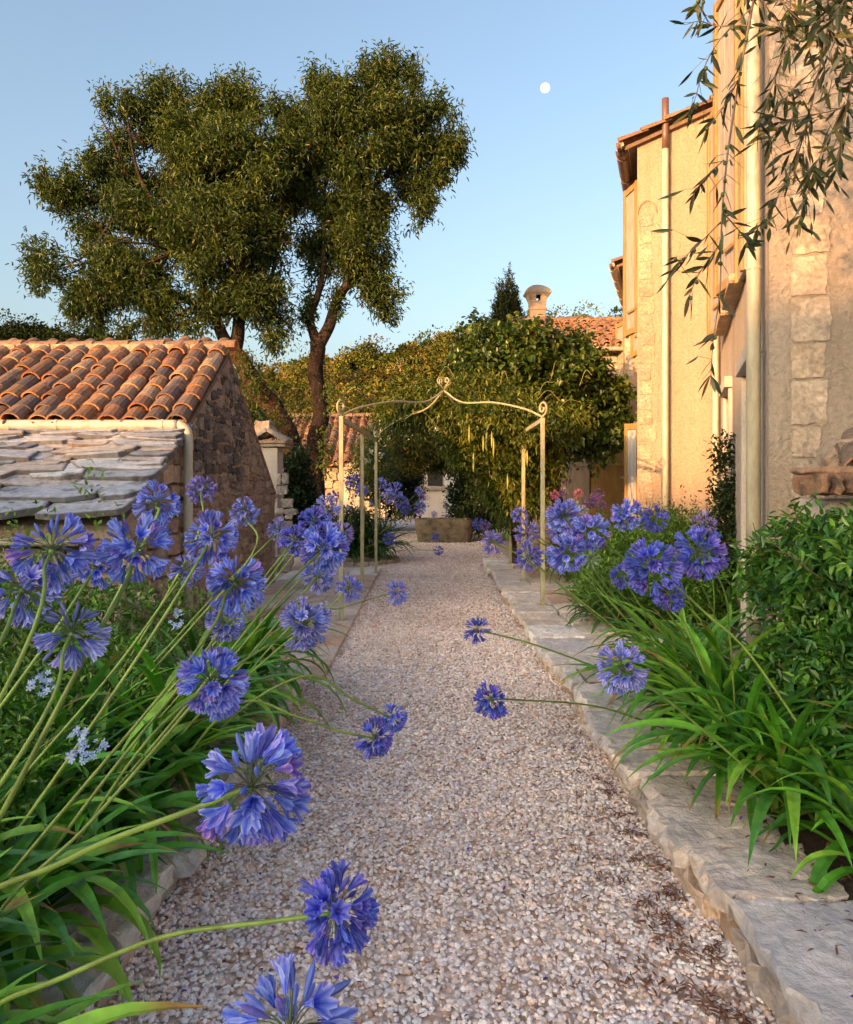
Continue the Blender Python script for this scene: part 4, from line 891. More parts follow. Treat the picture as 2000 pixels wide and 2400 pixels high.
# background trees filling behind the barn and the far end
bush('background_tree', 'rounded sunlit tree at the foot of the hill behind the far roof', 'tree', [(at(1000, 940, 45), (3, 2, 1.6)), (at(1080, 900, 45), (3, 2, 2)), (at(920, 960, 45), (2.5, 2, 1.2))], 1500, 8, leafT(.5), .3, HP, 'hillfol', twig=.8, shell=.5, spread=.2)
bush('tall_shrub', 'dark green leafy top rising left of the cypress', 'shrub', [(at(1120, 830, 17), (.35, .4, .6)), (at(1150, 880, 16.5), (.5, .5, .6)), (at(1115, 770, 17), (.1, .1, .2), .3)], 700, 8, leafT(.7), .12, [(.035, .07, .016), (.05, .09, .02)], twig=.4, shell=.3, spread=.08)
# climber column on the farmhouse
bush('climbing_shrub', 'narrow dark climber growing up the farmhouse wall beside the grey door', 'shrub', [(at(1705, 1060, 8.0), (.10, .12, .14), .7), (at(1708, 1130, 8.0), (.13, .15, .3)), (at(1710, 1220, 8.0), (.17, .16, .35)), (at(1700, 1310, 7.9), (.2, .2, .35)), (at(1700, 1380, 7.9), (.25, .2, .3))], 750, 8, leafT(.5), .055, [(.03, .055, .014), (.045, .075, .02), (.02, .04, .012)], trunk=[([(3.1, 8.0, .15), (3.12, 8.0, 1.0), (3.1, 8.0, 1.7)], .015, .006)], twig=.15, droop=.2, up=.7, shell=.4, spread=.03)

# ------------------------------------------------------------------ near shrubs
NG = [(.075, .22, .03), (.11, .29, .04), (.055, .17, .03), (.17, .36, .05), (.06, .20, .06)]
sb = [(at(1890, 1330, 3.9), (.20, .2, .2)), (at(1970, 1290, 3.8), (.22, .2, .22)), (at(1870, 1430, 3.8), (.16, .2, .2)), (at(1930, 1480, 3.7), (.26, .25, .28)), (at(1880, 1600, 3.7), (.24, .25, .26)), (at(1960, 1680, 3.5), (.28, .25, .3)), (at(1890, 1750, 3.6), (.22, .25, .26)), (at(1980, 1880, 3.3), (.22, .25, .3)), (at(2050, 1500, 3.5), (.35, .3, .5)), (at(1820, 1640, 3.9), (.10, .15, .18), .7), (at(1940, 1980, 3.3), (.10, .15, .15), .7), (at(1800, 1340, 4.0), (.07, .10, .12), .5)]
shr = bush('jasmine_shrub', 'big glossy green climbing shrub filling the right edge, in front of the tile capped pier', 'shrub', clusters([((b[0][0] + .07, b[0][1], b[0][2]), b[1], b[2] if len(b) > 2 else 1) for b in sb], 70, RCV, .07, .14), 4300, 6, leafT(.42, .06, .18), .062, NG, trunk=[([(2.05, 3.8, .1), (2.0, 3.85, .7), (2.1, 3.9, 1.3)], .016, .006)], twig=.16, droop=.25, up=.45, shell=.45, spread=.03)
rs = np.random.RandomState(9)
for k in range(40):
    g = G()
    b = sb[rs.randint(len(sb))]; p = np.array(b[0]) + rs.normal(size=3) * np.array(b[1]) * .5; q = p + nrm(rs.normal(size=3) + np.array([-.4, -.4, .6])) * .3; tube(g, spline([p, (p + q) / 2 + rs.normal(size=3) * .03, q], 4), .0022, 4, (.10, .05, .03)); g.build('twig', M['stem'], shr)
def florets5(g, P, size, col, rs):
    """five-petalled plumbago flowers at points P"""
    V = []; Fc = []; 
    for k in range(5):
        a = 2 * math.pi * k / 5; c, s = math.cos(a), math.sin(a); b = len(V)
        for (x, y, z) in ((0, 0, 0), (.6, .28, .12), (1, 0, .08), (.6, -.28, .12)): V.append((x * c - y * s, x * s + y * c, z))
        Fc.append((b, b + 1, b + 2, b + 3))
    B = basis(nrm(rs.normal(size=(len(P), 3)))); N = len(P); X = nrm(rs.normal(size=(N, 3)) * .5 + np.array([0, -.6, .7])); Bz = basis(X); B = np.stack([Bz[:, :, 1], Bz[:, :, 2], Bz[:, :, 0]], 2) * (size * rs.uniform(.7, 1.2, (N, 1, 1)))
    scatter(g, (np.array(V), np.array(Fc), np.ones((len(V), 3))), B, P, np.array([col]) * rs.uniform(.8, 1.15, (N, 1)))
def plumbago(label, blobs, n, flowers, size=.035, fs=.011, pal=None, k=8, seed=1):
    t = bush('plumbago_shrub', label, 'shrub', blobs, n, k, leafT(.4, .05, .15), size, pal or [(.10, .25, .03), (.15, .33, .04), (.07, .18, .028), (.20, .38, .045)], twig=.14, droop=.1, up=.7, shell=.5, spread=.025)
    rs = np.random.RandomState(seed)
    for c in flowers:
        g = G(); P = np.array(c) + nrm(rs.normal(size=(16, 3))) * .032 * rs.uniform(.7, 1.2, (16, 1)); florets5(g, P, fs, (.42, .55, .88), rs); g.build('flower_cluster', M['petal'], t)
    return t
plumbago('leafy plumbago with pale blue flowers filling the middle of the left bed', [((-1.95, 3.0, .42), (.5, .6, .35)), ((-1.6, 3.8, .38), (.4, .6, .32)), ((-2.4, 3.6, .5), (.5, .6, .42)), ((-2.2, 2.3, .42), (.5, .5, .35))], 3300, [at(420, 1452, 2.9), at(188, 1748, 1.75) , at(90, 1605, 2.3)], .04, seed=2)
plumbago('low leafy plumbago at the lower left edge, behind the nearest flower stalks', [((-1.55, 2.0, .40), (.35, .45, .28)), ((-1.9, 1.6, .38), (.4, .4, .3)), ((-1.5, 2.7, .38), (.3, .4, .26))], 1500, [at(215, 1752, 1.85), at(100, 1600, 2.25)], .036, seed=3)
plumbago('tall wispy plumbago in front of the slab roof of the outbuilding', [((-2.7, 4.8, .6), (.6, .5, .5)), ((-1.9, 5.0, .5), (.5, .5, .4)), ((-3.2, 4.2, .7), (.6, .6, .5)), ((-2.2, 4.3, .55), (.5, .5, .42)), (at(240, 1200, 4.5), (.18, .1, .22), .12), (at(60, 1240, 4.4), (.22, .1, .15), .12)], 2300, [at(760, 1420, 5.0)], .045, seed=4)
pf = [at(x, y, 7.6 + (y < 1420) * 1.2) for x, y in [(1480, 1392), (1500, 1410), (1560, 1420), (1660, 1380), (1690, 1400), (1725, 1360), (1740, 1385), (1710, 1370), (1620, 1365), (1420, 1400), (1280, 1480), (1300, 1485), (1360, 1492), (1640, 1350), (1512, 1468), (1430, 1380), (1700, 1350)]]
plumbago('broad plumbago with many pale blue flowers, in the raised bed against the farmhouse', [((1.9, 7.6, .42), (.4, .6, .30)), ((2.4, 7.7, .46), (.45, .6, .36)), ((2.9, 7.8, .5), (.4, .6, .42)), ((2.2, 8.6, .55), (.5, .6, .42)), ((2.8, 8.8, .65), (.5, .5, .5))], 3400, pf, .045, .014, seed=5)
plumbago('plumbago with upright wispy shoots below the tall downpipe', [((2.3, 9.5, .6), (.5, .5, .45)), ((3.0, 9.6, .7), (.5, .5, .5)), (at(1590, 1250, 9.3), (.3, .15, .3), .2), (at(1620, 1230, 9.3), (.15, .15, .35), .15)], 1500, [at(1480, 1262, 9.2), at(1500, 1245, 9.2)], .045, .014, [(.08, .14, .03), (.11, .17, .035), (.05, .1, .02)], seed=6)

# ------------------------------------------------------------------ agapanthus
def straps(g, bases, per, L, rs, wdt=.034, spread=1.0, lean=(0, 0), zmin=.19, pal=None, edge=None):
    """arching strap leaves growing from each base"""
    pal = np.array(pal or [(.085, .29, .025), (.13, .36, .03), (.06, .21, .022), (.20, .42, .04), (.07, .24, .04)]); S = 10
    for b in bases:
        b = np.array(b, float)
        for k in range(per):
            ph = rs.uniform(0, 2 * math.pi); hd = np.array([math.cos(ph), math.sin(ph), 0]) + np.array([lean[0], lean[1], 0]); hd = nrm(hd)
            th = rs.uniform(.05, .75) * spread; kap = rs.uniform(.8, 2.5); ln = L * rs.uniform(.75, 1.35); w = wdt * 1.6 * rs.uniform(.75, 1.15); twist = rs.normal(0, .25)
            sd = np.array([-hd[1], hd[0], 0]); p = b + hd * .015 + sd * rs.uniform(-.02, .02); V = []; C = []; c = pal[rs.randint(len(pal))] * rs.uniform(.75, 1.2); tip = rs.rand() < .25
            for i in range(S + 1):
                s = i / S; a = th + kap * s ** 1.4 * rs.uniform(.97, 1.03); d = hd * math.sin(a) + Zz * math.cos(a); nn = hd * math.cos(a) - Zz * math.sin(a)
                if i: p = p + d * ln / S
                fl = zmin if (edge is None or not edge(p)) else .03
                if p[2] < fl: p[2] = fl + .004 * rs.rand()
                ww = w * (.55 + 1.1 * s - 1.0 * s * s) * (1 if s < .6 else max(.05, 1 - ((s - .6) / .4) ** 1.8)); tw = twist * s; sv = sd * math.cos(tw) + nn * math.sin(tw)
                V += [p - sv * ww / 2 - nn * ww * .18, p, p + sv * ww / 2 - nn * ww * .18]
                cc = c * (1.25 - .35 * s) if s < .3 else c * (1.1 + .15 * s)
                if s < .15: cc = cc * .6 + np.array([.12, .15, .05]) * .4
                if tip and s > .85: cc = np.array([.35, .22, .06])
                C += [cc, cc * .85, cc]
            Fc = np.array([(i * 3 + j, i * 3 + j + 1, (i + 1) * 3 + j + 1, (i + 1) * 3 + j) for i in range(S) for j in range(2)])
            g.add(V, Fc, np.clip(np.array(C), 0, 1))
def floretT(petals=6, rows=5, open_=1.0, c0=(.42, .46, 1.25), hue=(1, 1, 1)):
    """trumpet floret along +x, length 1"""
    V = []; C = []; Fc = []
    for k in range(petals):
        a0 = 2 * math.pi * k / petals; b = len(V)
        for i in range(rows):
            s = i / (rows - 1); rr = .055 + .11 * s + .30 * open_ * max(0, s - .3) ** 1.5 / (.7 ** 1.5); x = s * (1 - .12 * s * open_)
            hw = (.06, .10, .175, .205, .11)[i] if rows == 5 else (.07, .16, .09)[i]
            if s > .99: x += .02
            for j, off in enumerate((-1, 0, 1)):
                r2 = rr + (0 if j == 1 else .02); ang = a0 + off * hw / max(r2, .14) * .95
                V.append((x - (0.0 if j == 1 else .02), r2 * math.cos(ang), r2 * math.sin(ang)))
                mid = np.array((.34, .40, .88)) if j == 1 else np.array((1.5, 1.42, 1.14)); dk = np.array((.6, .65, .95)) if s < .3 else np.array((1, 1, 1)); 
                C.append(mid * dk * (np.array((1.15, 1.0, 1.0)) if s > .8 else 1))
        for i in range(rows - 1):
            for j in range(2): q = b + i * 3 + j; Fc.append((q, q + 1, q + 4, q + 3))
    for k in range(3):   # stamens
        a = 2 * math.pi * (k + .4) / 3; b = len(V); r_ = .05
        V += [(.3, .01, 0), (.3, -.01, 0), (1.0, r_ * math.cos(a) - .01, r_ * math.sin(a)), (1.0, r_ * math.cos(a) + .01, r_ * math.sin(a) + .01)]; C += [np.array((.9, .7, 1.0))] * 4; Fc.append((b, b + 1, b + 2, b + 3))
    return np.array(V), np.array(Fc), np.array(C)
def budT():
    V = []; n = 6; C = []
    for x, r in ((0, .03), (.25, .085), (.6, .12), (.85, .08), (1, .01)):
        for j in range(n): a = 2 * math.pi * j / n; V.append((x, r * math.cos(a), r * math.sin(a))); C.append((.75, .8, .85) if j % 2 else (.5, .55, .85))
    return np.array(V), np.array([(i * n + j, i * n + (j + 1) % n, (i + 1) * n + (j + 1) % n, (i + 1) * n + j) for i in range(4) for j in range(n)]), np.array(C)
FT = [floretT(open_=1.0), floretT(open_=.7), floretT(open_=.45)]; FL = [floretT(petals=5, rows=3, open_=q) for q in (1.0, .6, .4)]; BT = budT()
PETAL = {'blue': [(.25, .32, .80), (.31, .38, .86), (.37, .41, .88), (.33, .30, .76)], 'deep': [(.17, .19, .66), (.21, .22, .70), (.15, .20, .64), (.25, .21, .66)], 'mauve': [(.34, .29, .66), (.40, .33, .70), (.28, .28, .68), (.42, .30, .60)],
         'light': [(.32, .39, .80), (.37, .43, .84), (.40, .40, .80)], 'pink': [(.62, .20, .32), (.55, .18, .40), (.7, .3, .38)], 'white': [(.62, .66, .60), (.5, .55, .62)], 'dusk': [(.22, .12, .42), (.3, .15, .45), (.18, .12, .45)]}
def head(root, ctr, axis, R, hue, rs, parent, near, buds=.15, full=.72, droop=.25):
    """umbel of trumpet florets on thin stalks; R = outer radius"""
    N = 44 if near else 34; 
    i = np.arange(N) + .5; cz = 1 - (1 + full) * i / N; ph = math.pi * (1 + 5 ** .5) * i; axis = nrm(axis); sr = np.sqrt(np.maximum(0, 1 - cz ** 2)); A = nrm(np.cross(axis, (.3, .2, .9))); Bv = np.cross(axis, A)
    D = axis[None] * cz[:, None] + (A[None] * np.cos(ph)[:, None] + Bv[None] * np.sin(ph)[:, None]) * sr[:, None]; D = nrm(D + rs.normal(size=(N, 3)) * .16)
    isb = (rs.rand(N) < (buds + .07) * (1 + .8 * D[:, 2])); fl = R * .50; ped = R * rs.uniform(.44, .58, N)
    P = ctr + D * ped[:, None]; FD = nrm(D + np.array([0, 0, -droop]) + rs.normal(size=(N, 3)) * .16); pal = np.array(PETAL[hue]); col = pal[rs.randint(len(pal), size=N)] * rs.uniform(.70, 1.25, (N, 1))
    pk = rs.rand(N) < .08; 
    if hue in ('blue', 'deep', 'mauve'): col = col * np.array([.90, 1.0, 1.06]); col[pk] = col[pk] * .45 + np.array([.34, .15, .48]) * .55
    gs = G()
    for k in range(N):
        m_ = ctr + D[k] * ped[k] * .6 + np.array([0, 0, .004]); tube(gs, [ctr + D[k] * R * .03, m_, P[k] + FD[k] * fl * .06], [R * .011, R * .009, R * .010], 5 if near else 3, (.10, .17, .06) if k % 3 else (.11, .12, .12), cap=False)
    c_ = ctr; tube(gs, [c_ - axis * R * .10, c_ - axis * R * .03, c_ + axis * R * .04], [R * .05, R * .09, R * .03], 8, (.16, .26, .05))
    base = FT if near else FL
    if near == 2:
        gs.build('floret_stalks', M['stem'], parent)
        for k in range(N):
            g = G(); T = BT if isb[k] else base[rs.choice(3, p=[.45, .35, .2])]
            scatter(g, T, basis(FD[k:k + 1]) * (fl * rs.uniform(.85, 1.12)), P[k:k + 1], col[k:k + 1]); g.build('floret' if not isb[k] else 'bud', M['petal'], parent)
        return
    g = G()
    for q in range(3):
        s = (~isb) & (rs.randint(0, 3, N) == q) if q < 2 else (~isb) & (sel == 2)
        if q == 0: sel = rs.choice(3, N, p=[.45, .35, .2]); s = (~isb) & (sel == 0)
        if q == 1: s = (~isb) & (sel == 1)
        if s.any(): scatter(g, base[q], basis(FD[s]) * (fl * rs.uniform(.85, 1.12, (s.sum(), 1, 1))), P[s], col[s])
    if isb.any(): scatter(g, BT, basis(FD[isb]) * (fl * .8), P[isb], col[isb] * .8)
    o = g.build('florets', M['petal'], parent); gs.build('floret_stalks', M['stem'], parent); return o
NF = [0]
def agapanthus(px, py, diam, d, base, via, hue, label, buds=.12, grp='blue agapanthus flowers in the left bed', leaves=9, LL=.55, near=None, full=.72, rstem=.0052):
    NF[0] += 1; rs = np.random.RandomState(100 + NF[0]); c = at(px, py, d); R = diam / 2 / F * d * .97
    if len(base) == 2: base = ground(base[0], base[1], .16)
    base = np.array(base, float); near = near if near is not None else (1 if diam > 75 else 0)
    t = thing('agapanthus', tuple(base), label, 'agapanthus', grp)
    pts = [base] + [at(*q) for q in via] + [c]
    path = spline(pts, 8) if len(pts) > 2 else spline([base, base * .5 + c * .5 + nrm(c - base) * 0 + np.array([(base[0] - c[0]) * -.06, 0, .06]), c], 8)
    k = len(path); ff = np.linspace(0, 1, k)[:, None]; path = path + np.sin(ff * math.pi) * np.array([math.sin(NF[0] * 2.3), math.cos(NF[0] * 1.7), .4 * math.sin(NF[0])]) * .028 * np.sin(ff * 5 + NF[0]); g = G(); s = ff; q = rs.uniform(.7, 1.2); rstem *= rs.uniform(.8, 1.15); tube(g, path, np.linspace(rstem * 1.15, rstem * .8, k), 8, (np.array([(.27, .38, .07)]) * (1 - s) + np.array([(.17, .30, .06)]) * s) * q)
    st = g.build('flower_stem', M['stem'], t, smooth=True)
    hd = bpy.data.objects.new('flower_head', None); COL.objects.link(hd); hd.parent = t; ROOT[hd.name] = tuple(c); hd.location = tuple(c - base)
    ax = nrm(path[-1] - path[-4]); head(t, c, ax, R, hue, rs, hd, near, buds, full)
    if leaves:
        g = G(); left = base[0] < 0
        edge = (lambda p: p[0] > -.88) if left else (lambda p: p[0] < .95)
        straps(g, [base * np.array([1, 1, 1])], leaves, LL, rs, lean=(.5 if left else -.5, -.1), zmin=.19, edge=edge, spread=1.1); g.build('leaves', M['strap'], t)
    return t
LG = 'blue agapanthus flowers in the left bed'; RG = 'blue agapanthus flowers in the right bed'
# nearest stalks, left
agapanthus(590, 1845, 290, 1.15, (-1.02, 1.45, .16), [(-180, 2230, 1.32), (170, 2011, 1.25), (480, 1886, 1.18)], 'blue', 'largest blue agapanthus head, full and open, hanging over the left kerb', .12, LG, near=2)
agapanthus(785, 2140, 215, 1.5, (-1.15, 1.50, .16), [(-80, 2410, 1.55), (114, 2297, 1.52), (343, 2202, 1.5), (617, 2162, 1.5)], 'deep', 'darker blue agapanthus head on a long bowed stalk low over the gravel', .14, LG, near=2)
agapanthus(680, 2420, 345, 1.0, (-.98, 1.2, .16), [(300, 2700, 1.08), (560, 2560, 1.02)], 'blue', 'blue agapanthus head with upright buds, cut by the bottom edge', .34, LG, near=2)
agapanthus(497, 1605, 180, 1.9, (-1.18, 1.75, .16), [(0, 2150, 1.8), (194, 1943, 1.84), (430, 1665, 1.88)], 'blue', 'open blue agapanthus head above the left kerb, upper left of the largest one', .14, LG, near=2)
agapanthus(714, 1463, 128, 2.65, (-1.25, 2.3, .16), [(330, 1760, 2.4), (560, 1560, 2.55)], 'light', 'light blue agapanthus head beside the nearest pergola post foot', .1, LG, near=1)
agapanthus(920, 1684, 74, 3.5, (-1.15, 3.3, .16), [(560, 1660, 3.4), (715, 1580, 3.45), (830, 1640, 3.48)], 'blue', 'small blue head above its twin, overhanging the middle of the gravel', .08, LG, near=1)
agapanthus(877, 1730, 96, 3.2, (-1.15, 3.0, .16), [(540, 1665, 3.1), (700, 1680, 3.15), (800, 1710, 3.18)], 'deep', 'small dark-centred blue head below its twin, overhanging the gravel', .08, LG, near=1)
agapanthus(928, 1389, 64, 4.5, (-1.25, 4.2, .16), [(700, 1450, 4.35), (800, 1420, 4.45)], 'blue', 'small round blue head reaching right over the path below the third pergola post', .05, LG)
agapanthus(817, 1380, 72, 4.0, (-1.3, 3.9, .16), [], 'blue', 'small blue head touching the foot of the second left pergola post', .08, LG)
agapanthus(758, 1288, 128, 3.0, (-1.35, 2.6, .16), [(560, 1500, 2.8)], 'blue', 'large blue head in the dense group before the left pergola posts', .08, LG)
agapanthus(690, 1268, 80, 3.4, (-1.5, 3.0, .16), [], 'deep', 'violet-blue head at the left of the dense group before the pergola posts', .06, LG)
agapanthus(735, 1225, 84, 3.6, (-1.45, 3.2, .16), [], 'deep', 'violet-blue head near the top of the dense group before the pergola posts', .06, LG)
agapanthus(768, 1190, 68, 3.9, (-1.5, 3.6, .16), [], 'light', 'pale blue head topmost in the group before the pergola posts', .1, LG)
agapanthus(800, 1250, 66, 4.0, (-1.4, 3.6, .16), [], 'mauve', 'mauve head at the right of the dense group, touching the front left post', .1, LG)
agapanthus(745, 1352, 84, 3.3, (-1.3, 3.0, .16), [], 'light', 'pale spidery blue head lowest in the group before the pergola posts', .25, LG)
agapanthus(655, 1245, 66, 3.8, (-1.8, 3.4, .16), [], 'light', 'pale blue head beside the corner of the stone gable', .2, LG)
agapanthus(572, 1200, 76, 3.6, (-1.65, 3.3, .16), [(560, 1330, 3.5)], 'light', 'pale upright head standing alone against the dark stone gable', .15, LG)
agapanthus(471, 1147, 76, 3.9, (-1.75, 3.7, .16), [(450, 1290, 3.8)], 'mauve', 'mauve-blue head standing in front of the outbuilding downpipe', .12, LG)
agapanthus(368, 1180, 116, 2.7, (-1.5, 2.4, .16), [(330, 1290, 2.6)], 'blue', 'blue head below the lower corner of the slab roof', .2, LG)
agapanthus(496, 1262, 132, 2.55, (-1.45, 2.2, .16), [(400, 1430, 2.4)], 'blue', 'full blue head left of the lone pale head, below the gable', .1, LG)
agapanthus(552, 1368, 150, 2.25, (-1.35, 1.9, .16), [(420, 1540, 2.1)], 'blue', 'wide purple-blue head at the centre of the left bed', .1, LG)
agapanthus(528, 1462, 100, 2.5, (-1.3, 2.2, .16), [], 'light', 'loose pale head directly under the wide purple-blue one', .15, LG)
agapanthus(440, 1335, 88, 2.6, (-1.6, 2.3, .16), [], 'light', 'half hidden small pale head between two full blue heads', .3, LG)
agapanthus(318, 1290, 178, 1.85, (-1.25, 1.45, .16), [(200, 1600, 1.65)], 'blue', 'very full blue head in front of the slab roof edge', .14, LG, near=1)
agapanthus(122, 1292, 200, 1.62, (-1.35, 1.3, .16), [(20, 1560, 1.45)], 'blue', 'wide spidery blue head with long buds near the left edge', .38, LG, near=1)
agapanthus(52, 1385, 175, 1.6, (-1.45, 1.25, .16), [(-80, 1640, 1.4)], 'light', 'pale blue head cut by the left edge of the picture', .25, LG, near=1)
agapanthus(170, 1485, 180, 1.6, (-1.3, 1.3, .16), [(20, 1760, 1.45)], 'light', 'sparse pale lavender head with many buds, lowest at the left edge', .5, LG, near=1, full=.6)
agapanthus(225, 1330, 120, 2.0, (-1.55, 1.7, .16), [], 'blue', 'blue head wedged between the very full and the spidery ones', .1, LG)
# right bed
agapanthus(1457, 1566, 132, 2.5, (1.44, 3.13, .18), [(1825, 1880, 3.0), (1600, 1660, 2.75)], 'light', 'light blue head over the right kerb, above the strap leaves', .18, RG)
agapanthus(1151, 1641, 92, 3.5, (1.7, 4.4, .18), [(1650, 1735, 4.2), (1417, 1657, 3.8), (1215, 1639, 3.55)], 'deep', 'deep blue head on a horizontal stalk over the right half of the gravel', .14, RG)
agapanthus(1120, 1477, 70, 4.6, (1.55, 5.0, .18), [(1405, 1566, 4.9), (1250, 1510, 4.7)], 'deep', 'small deep blue head over the path, farther than the horizontal stalk one', .14, RG)
agapanthus(1531, 1328, 150, 2.9, (1.75, 3.1, .18), [(1785, 1560, 3.0), (1640, 1430, 2.95)], 'deep', 'big violet-blue head on a dark stalk before the cream wall', .06, RG)
agapanthus(1640, 1297, 134, 3.3, (1.5, 3.7, .18), [(1712, 1500, 3.5), (1700, 1380, 3.35)], 'deep', 'big violet-blue head next to the climber on the farmhouse', .06, RG)
agapanthus(1570, 1395, 84, 3.3, (1.5, 3.6, .18), [(1650, 1560, 3.4)], 'deep', 'smaller violet head just under the big dark-stalked one', .1, RG)
agapanthus(1460, 1350, 66, 4.4, (1.7, 4.6, .18), [], 'deep', 'small intense blue head left of the big dark-stalked one', .08, RG)
agapanthus(1650, 1225, 66, 5.0, (2.0, 5.2, .18), [], 'mauve', 'faint mauve spidery head in front of the narrow climber', .3, RG)
agapanthus(1331, 1297, 100, 3.6, (1.60, 4.55, .18), [(1560, 1560, 4.2), (1430, 1400, 3.8)], 'blue', 'full blue head lowest right of the front right pergola post', .08, RG)
agapanthus(1383, 1248, 98, 3.7, (1.75, 4.5, .18), [(1600, 1480, 4.2), (1480, 1330, 3.9)], 'blue', 'full blue head right of centre in the group before the barn doors', .08, RG)
agapanthus(1322, 1210, 88, 4.2, (1.7, 5.0, .18), [], 'blue', 'blue head above the full one, right of the front right pergola post', .08, RG)
agapanthus(1240, 1305, 74, 4.2, (1.7, 5.0, .18), [(1400, 1450, 4.6)], 'deep', 'blue head just left of the foot of the front right pergola post', .1, RG)
agapanthus(1236, 1248, 66, 5.0, (1.75, 5.4, .18), [(1380, 1360, 5.2)], 'mauve', 'mauve head left of the front right pergola post at mid height', .08, RG)
agapanthus(1155, 1270, 62, 5.4, (1.75, 5.8, .18), [(1260, 1330, 5.6)], 'mauve', 'pinkish mauve head leaning farthest left over the path', .06, RG)
agapanthus(1469, 1207, 82, 5.0, (2.2, 6.0, .18), [(1600, 1370, 5.6), (1520, 1270, 5.2)], 'blue', 'blue head in front of the quoins at the corner of the house', .08, RG)
agapanthus(1536, 1215, 72, 5.2, (2.4, 6.1, .18), [(1640, 1370, 5.8)], 'deep', 'dark blue head in front of the tall downpipe', .1, RG)
agapanthus(1308, 1240, 60, 5.2, (2.0, 6.0, .18), [], 'mauve', 'purple head half hidden behind the blue ones right of the post', .05, RG)
agapanthus(1218, 1206, 44, 7.4, (1.9, 8.2, .18), [], 'mauve', 'small pinkish purple head left of the front right post, near the wisteria', .05, RG, leaves=5)
PG = 'pink, white and purple agapanthus by the barn doors'
for (px, py, dm, d, hue, lab) in [(1300, 1160, 26, 11, 'pink', 'leftmost pink agapanthus head before the barn doors'), (1357, 1157, 26, 11, 'pink', 'small bright pink head in the middle before the barn doors'), (1402, 1160, 34, 11, 'dusk', 'purple-pink head before the barn door leaf coloured ochre for sunlight'), (1384, 1178, 34, 10.6, 'dusk', 'dull purple head under the small bright pink one'), (1342, 1180, 28, 10.6, 'white', 'white agapanthus head with a blue centre before the barn doors'), (1367, 1196, 26, 10.4, 'white', 'lower white agapanthus head before the barn doors'), (1320, 1157, 26, 11, 'dusk', 'dark purple head beside the leftmost pink one'), (1328, 1125, 26, 11.4, 'dusk', 'dark drooping head high on a thin stalk before the barn doors'), (1412, 1185, 24, 10.8, 'dusk', 'small purple-pink head lowest beside the door leaf coloured ochre for sunlight')]:
    b = at(px + 12, py, d + .3); b[2] = .18; agapanthus(px, py, dm, d, tuple(b), [], hue, lab, .1, PG, leaves=5, LL=.5, rstem=.005)
# far island bed on the left
FG = 'far agapanthus flowers in the round bed behind the pergola'
far = [(830, 1130, 46, 14.0, 'deep', 'tall far blue head between the first and second pergola posts'), (848, 1150, 34, 13.8, 'blue', 'far blue head just left of the second pergola post'), (780, 1165, 34, 13.5, 'deep', 'far dark blue head left of the front pergola post'), (893, 1135, 34, 14.2, 'blue', 'far blue head right of the third pergola post'), (925, 1150, 44, 14.2, 'blue', 'far blue head above the middle of the round bed'), (940, 1175, 40, 14.0, 'blue', 'far blue head at the right of the round bed'), (910, 1162, 38, 13.8, 'light', 'far pale blue head over the middle of the round bed'), (982, 1150, 22, 15.0, 'blue', 'tiny far blue head left of the white house wall'), (985, 1190, 36, 14.2, 'blue', 'far blue head leaning over the trough'), (990, 1165, 22, 15.0, 'mauve', 'tiny mauve head above the trough-side head'), (913, 1262, 34, 13.0, 'deep', 'far head low against the dark strap leaves of the round bed'), (950, 1190, 34, 14.0, 'deep', 'far deep blue head low at the right of the round bed'), (1020, 1258, 24, 13.6, 'deep', 'small blue head over the gravel in front of the trough'), (1028, 1290, 26, 13.0, 'deep', 'small blue head on a flat stalk, nearest in front of the trough')]
for (px, py, dm, d, hue, lab) in far:
    b = (-1.3 + random.uniform(-.25, .35), 14.6 + random.uniform(-.5, .5), .1)
    agapanthus(px, py, dm, d, b, [], hue, lab, .1, FG, leaves=0, rstem=.006)
for (px, py, dm, d, lab) in [(1045, 1185, 16, 21.5, 'tiny far blue head left of the far white door'), (1018, 1205, 18, 21, 'tiny far blue head above the trough rim'), (1046, 1212, 16, 21, 'tiny far dark head above the right half of the trough'), (1160, 1184, 18, 17, 'tiny blue head in front of the dark evergreen right of the trough'), (1120, 1228, 30, 16, 'blue head just right of the trough'), (1137, 1230, 28, 15.8, 'pinkish head just right of the trough')]:
    b = at(px + 30, py, d + .4); b[2] = .02; agapanthus(px, py, dm, d, tuple(b), [], 'mauve' if 'pinkish' in lab else 'deep', lab, .1, FG, leaves=4, LL=.5, rstem=.006)
# strap leaf clumps without a flower of their own
def clump(name, label, bases, per, L, side, group=None, zmin=.19, pal=None, wdt=.034, spread=1.15):
    c = np.mean(np.array(bases), 0); t = thing(name, tuple(c), label, 'agapanthus leaves', group); rs = np.random.RandomState(int(abs(c[0] * 100 + c[1] * 10))); g = G()
    edge = (lambda p: p[0] > -.88) if side < 0 else (lambda p: p[0] < .95)
    straps(g, bases, per, L, rs, wdt, spread, (-.55 * side, -.25), zmin, pal, edge); g.build('leaves', M['strap'], t); return t
GL = 'agapanthus leaf clumps in the beds'
clump('agapanthus_clump', 'broad strap leaves arching over the left kerb nearest the camera', [(-1.22, 1.45, .15), (-1.35, 1.7, .15), (-1.2, 1.95, .15), (-1.5, 1.5, .15), (-1.4, 2.0, .15)], 24, .52, -1, GL, wdt=.042)
clump('agapanthus_clump', 'strap leaf clump on the left kerb beside the largest flower head', [(-1.22, 2.3, .15), (-1.35, 2.5, .15), (-1.2, 2.75, .15), (-1.5, 2.2, .15), (-1.5, 2.7, .15)], 26, .58, -1, GL, wdt=.042)
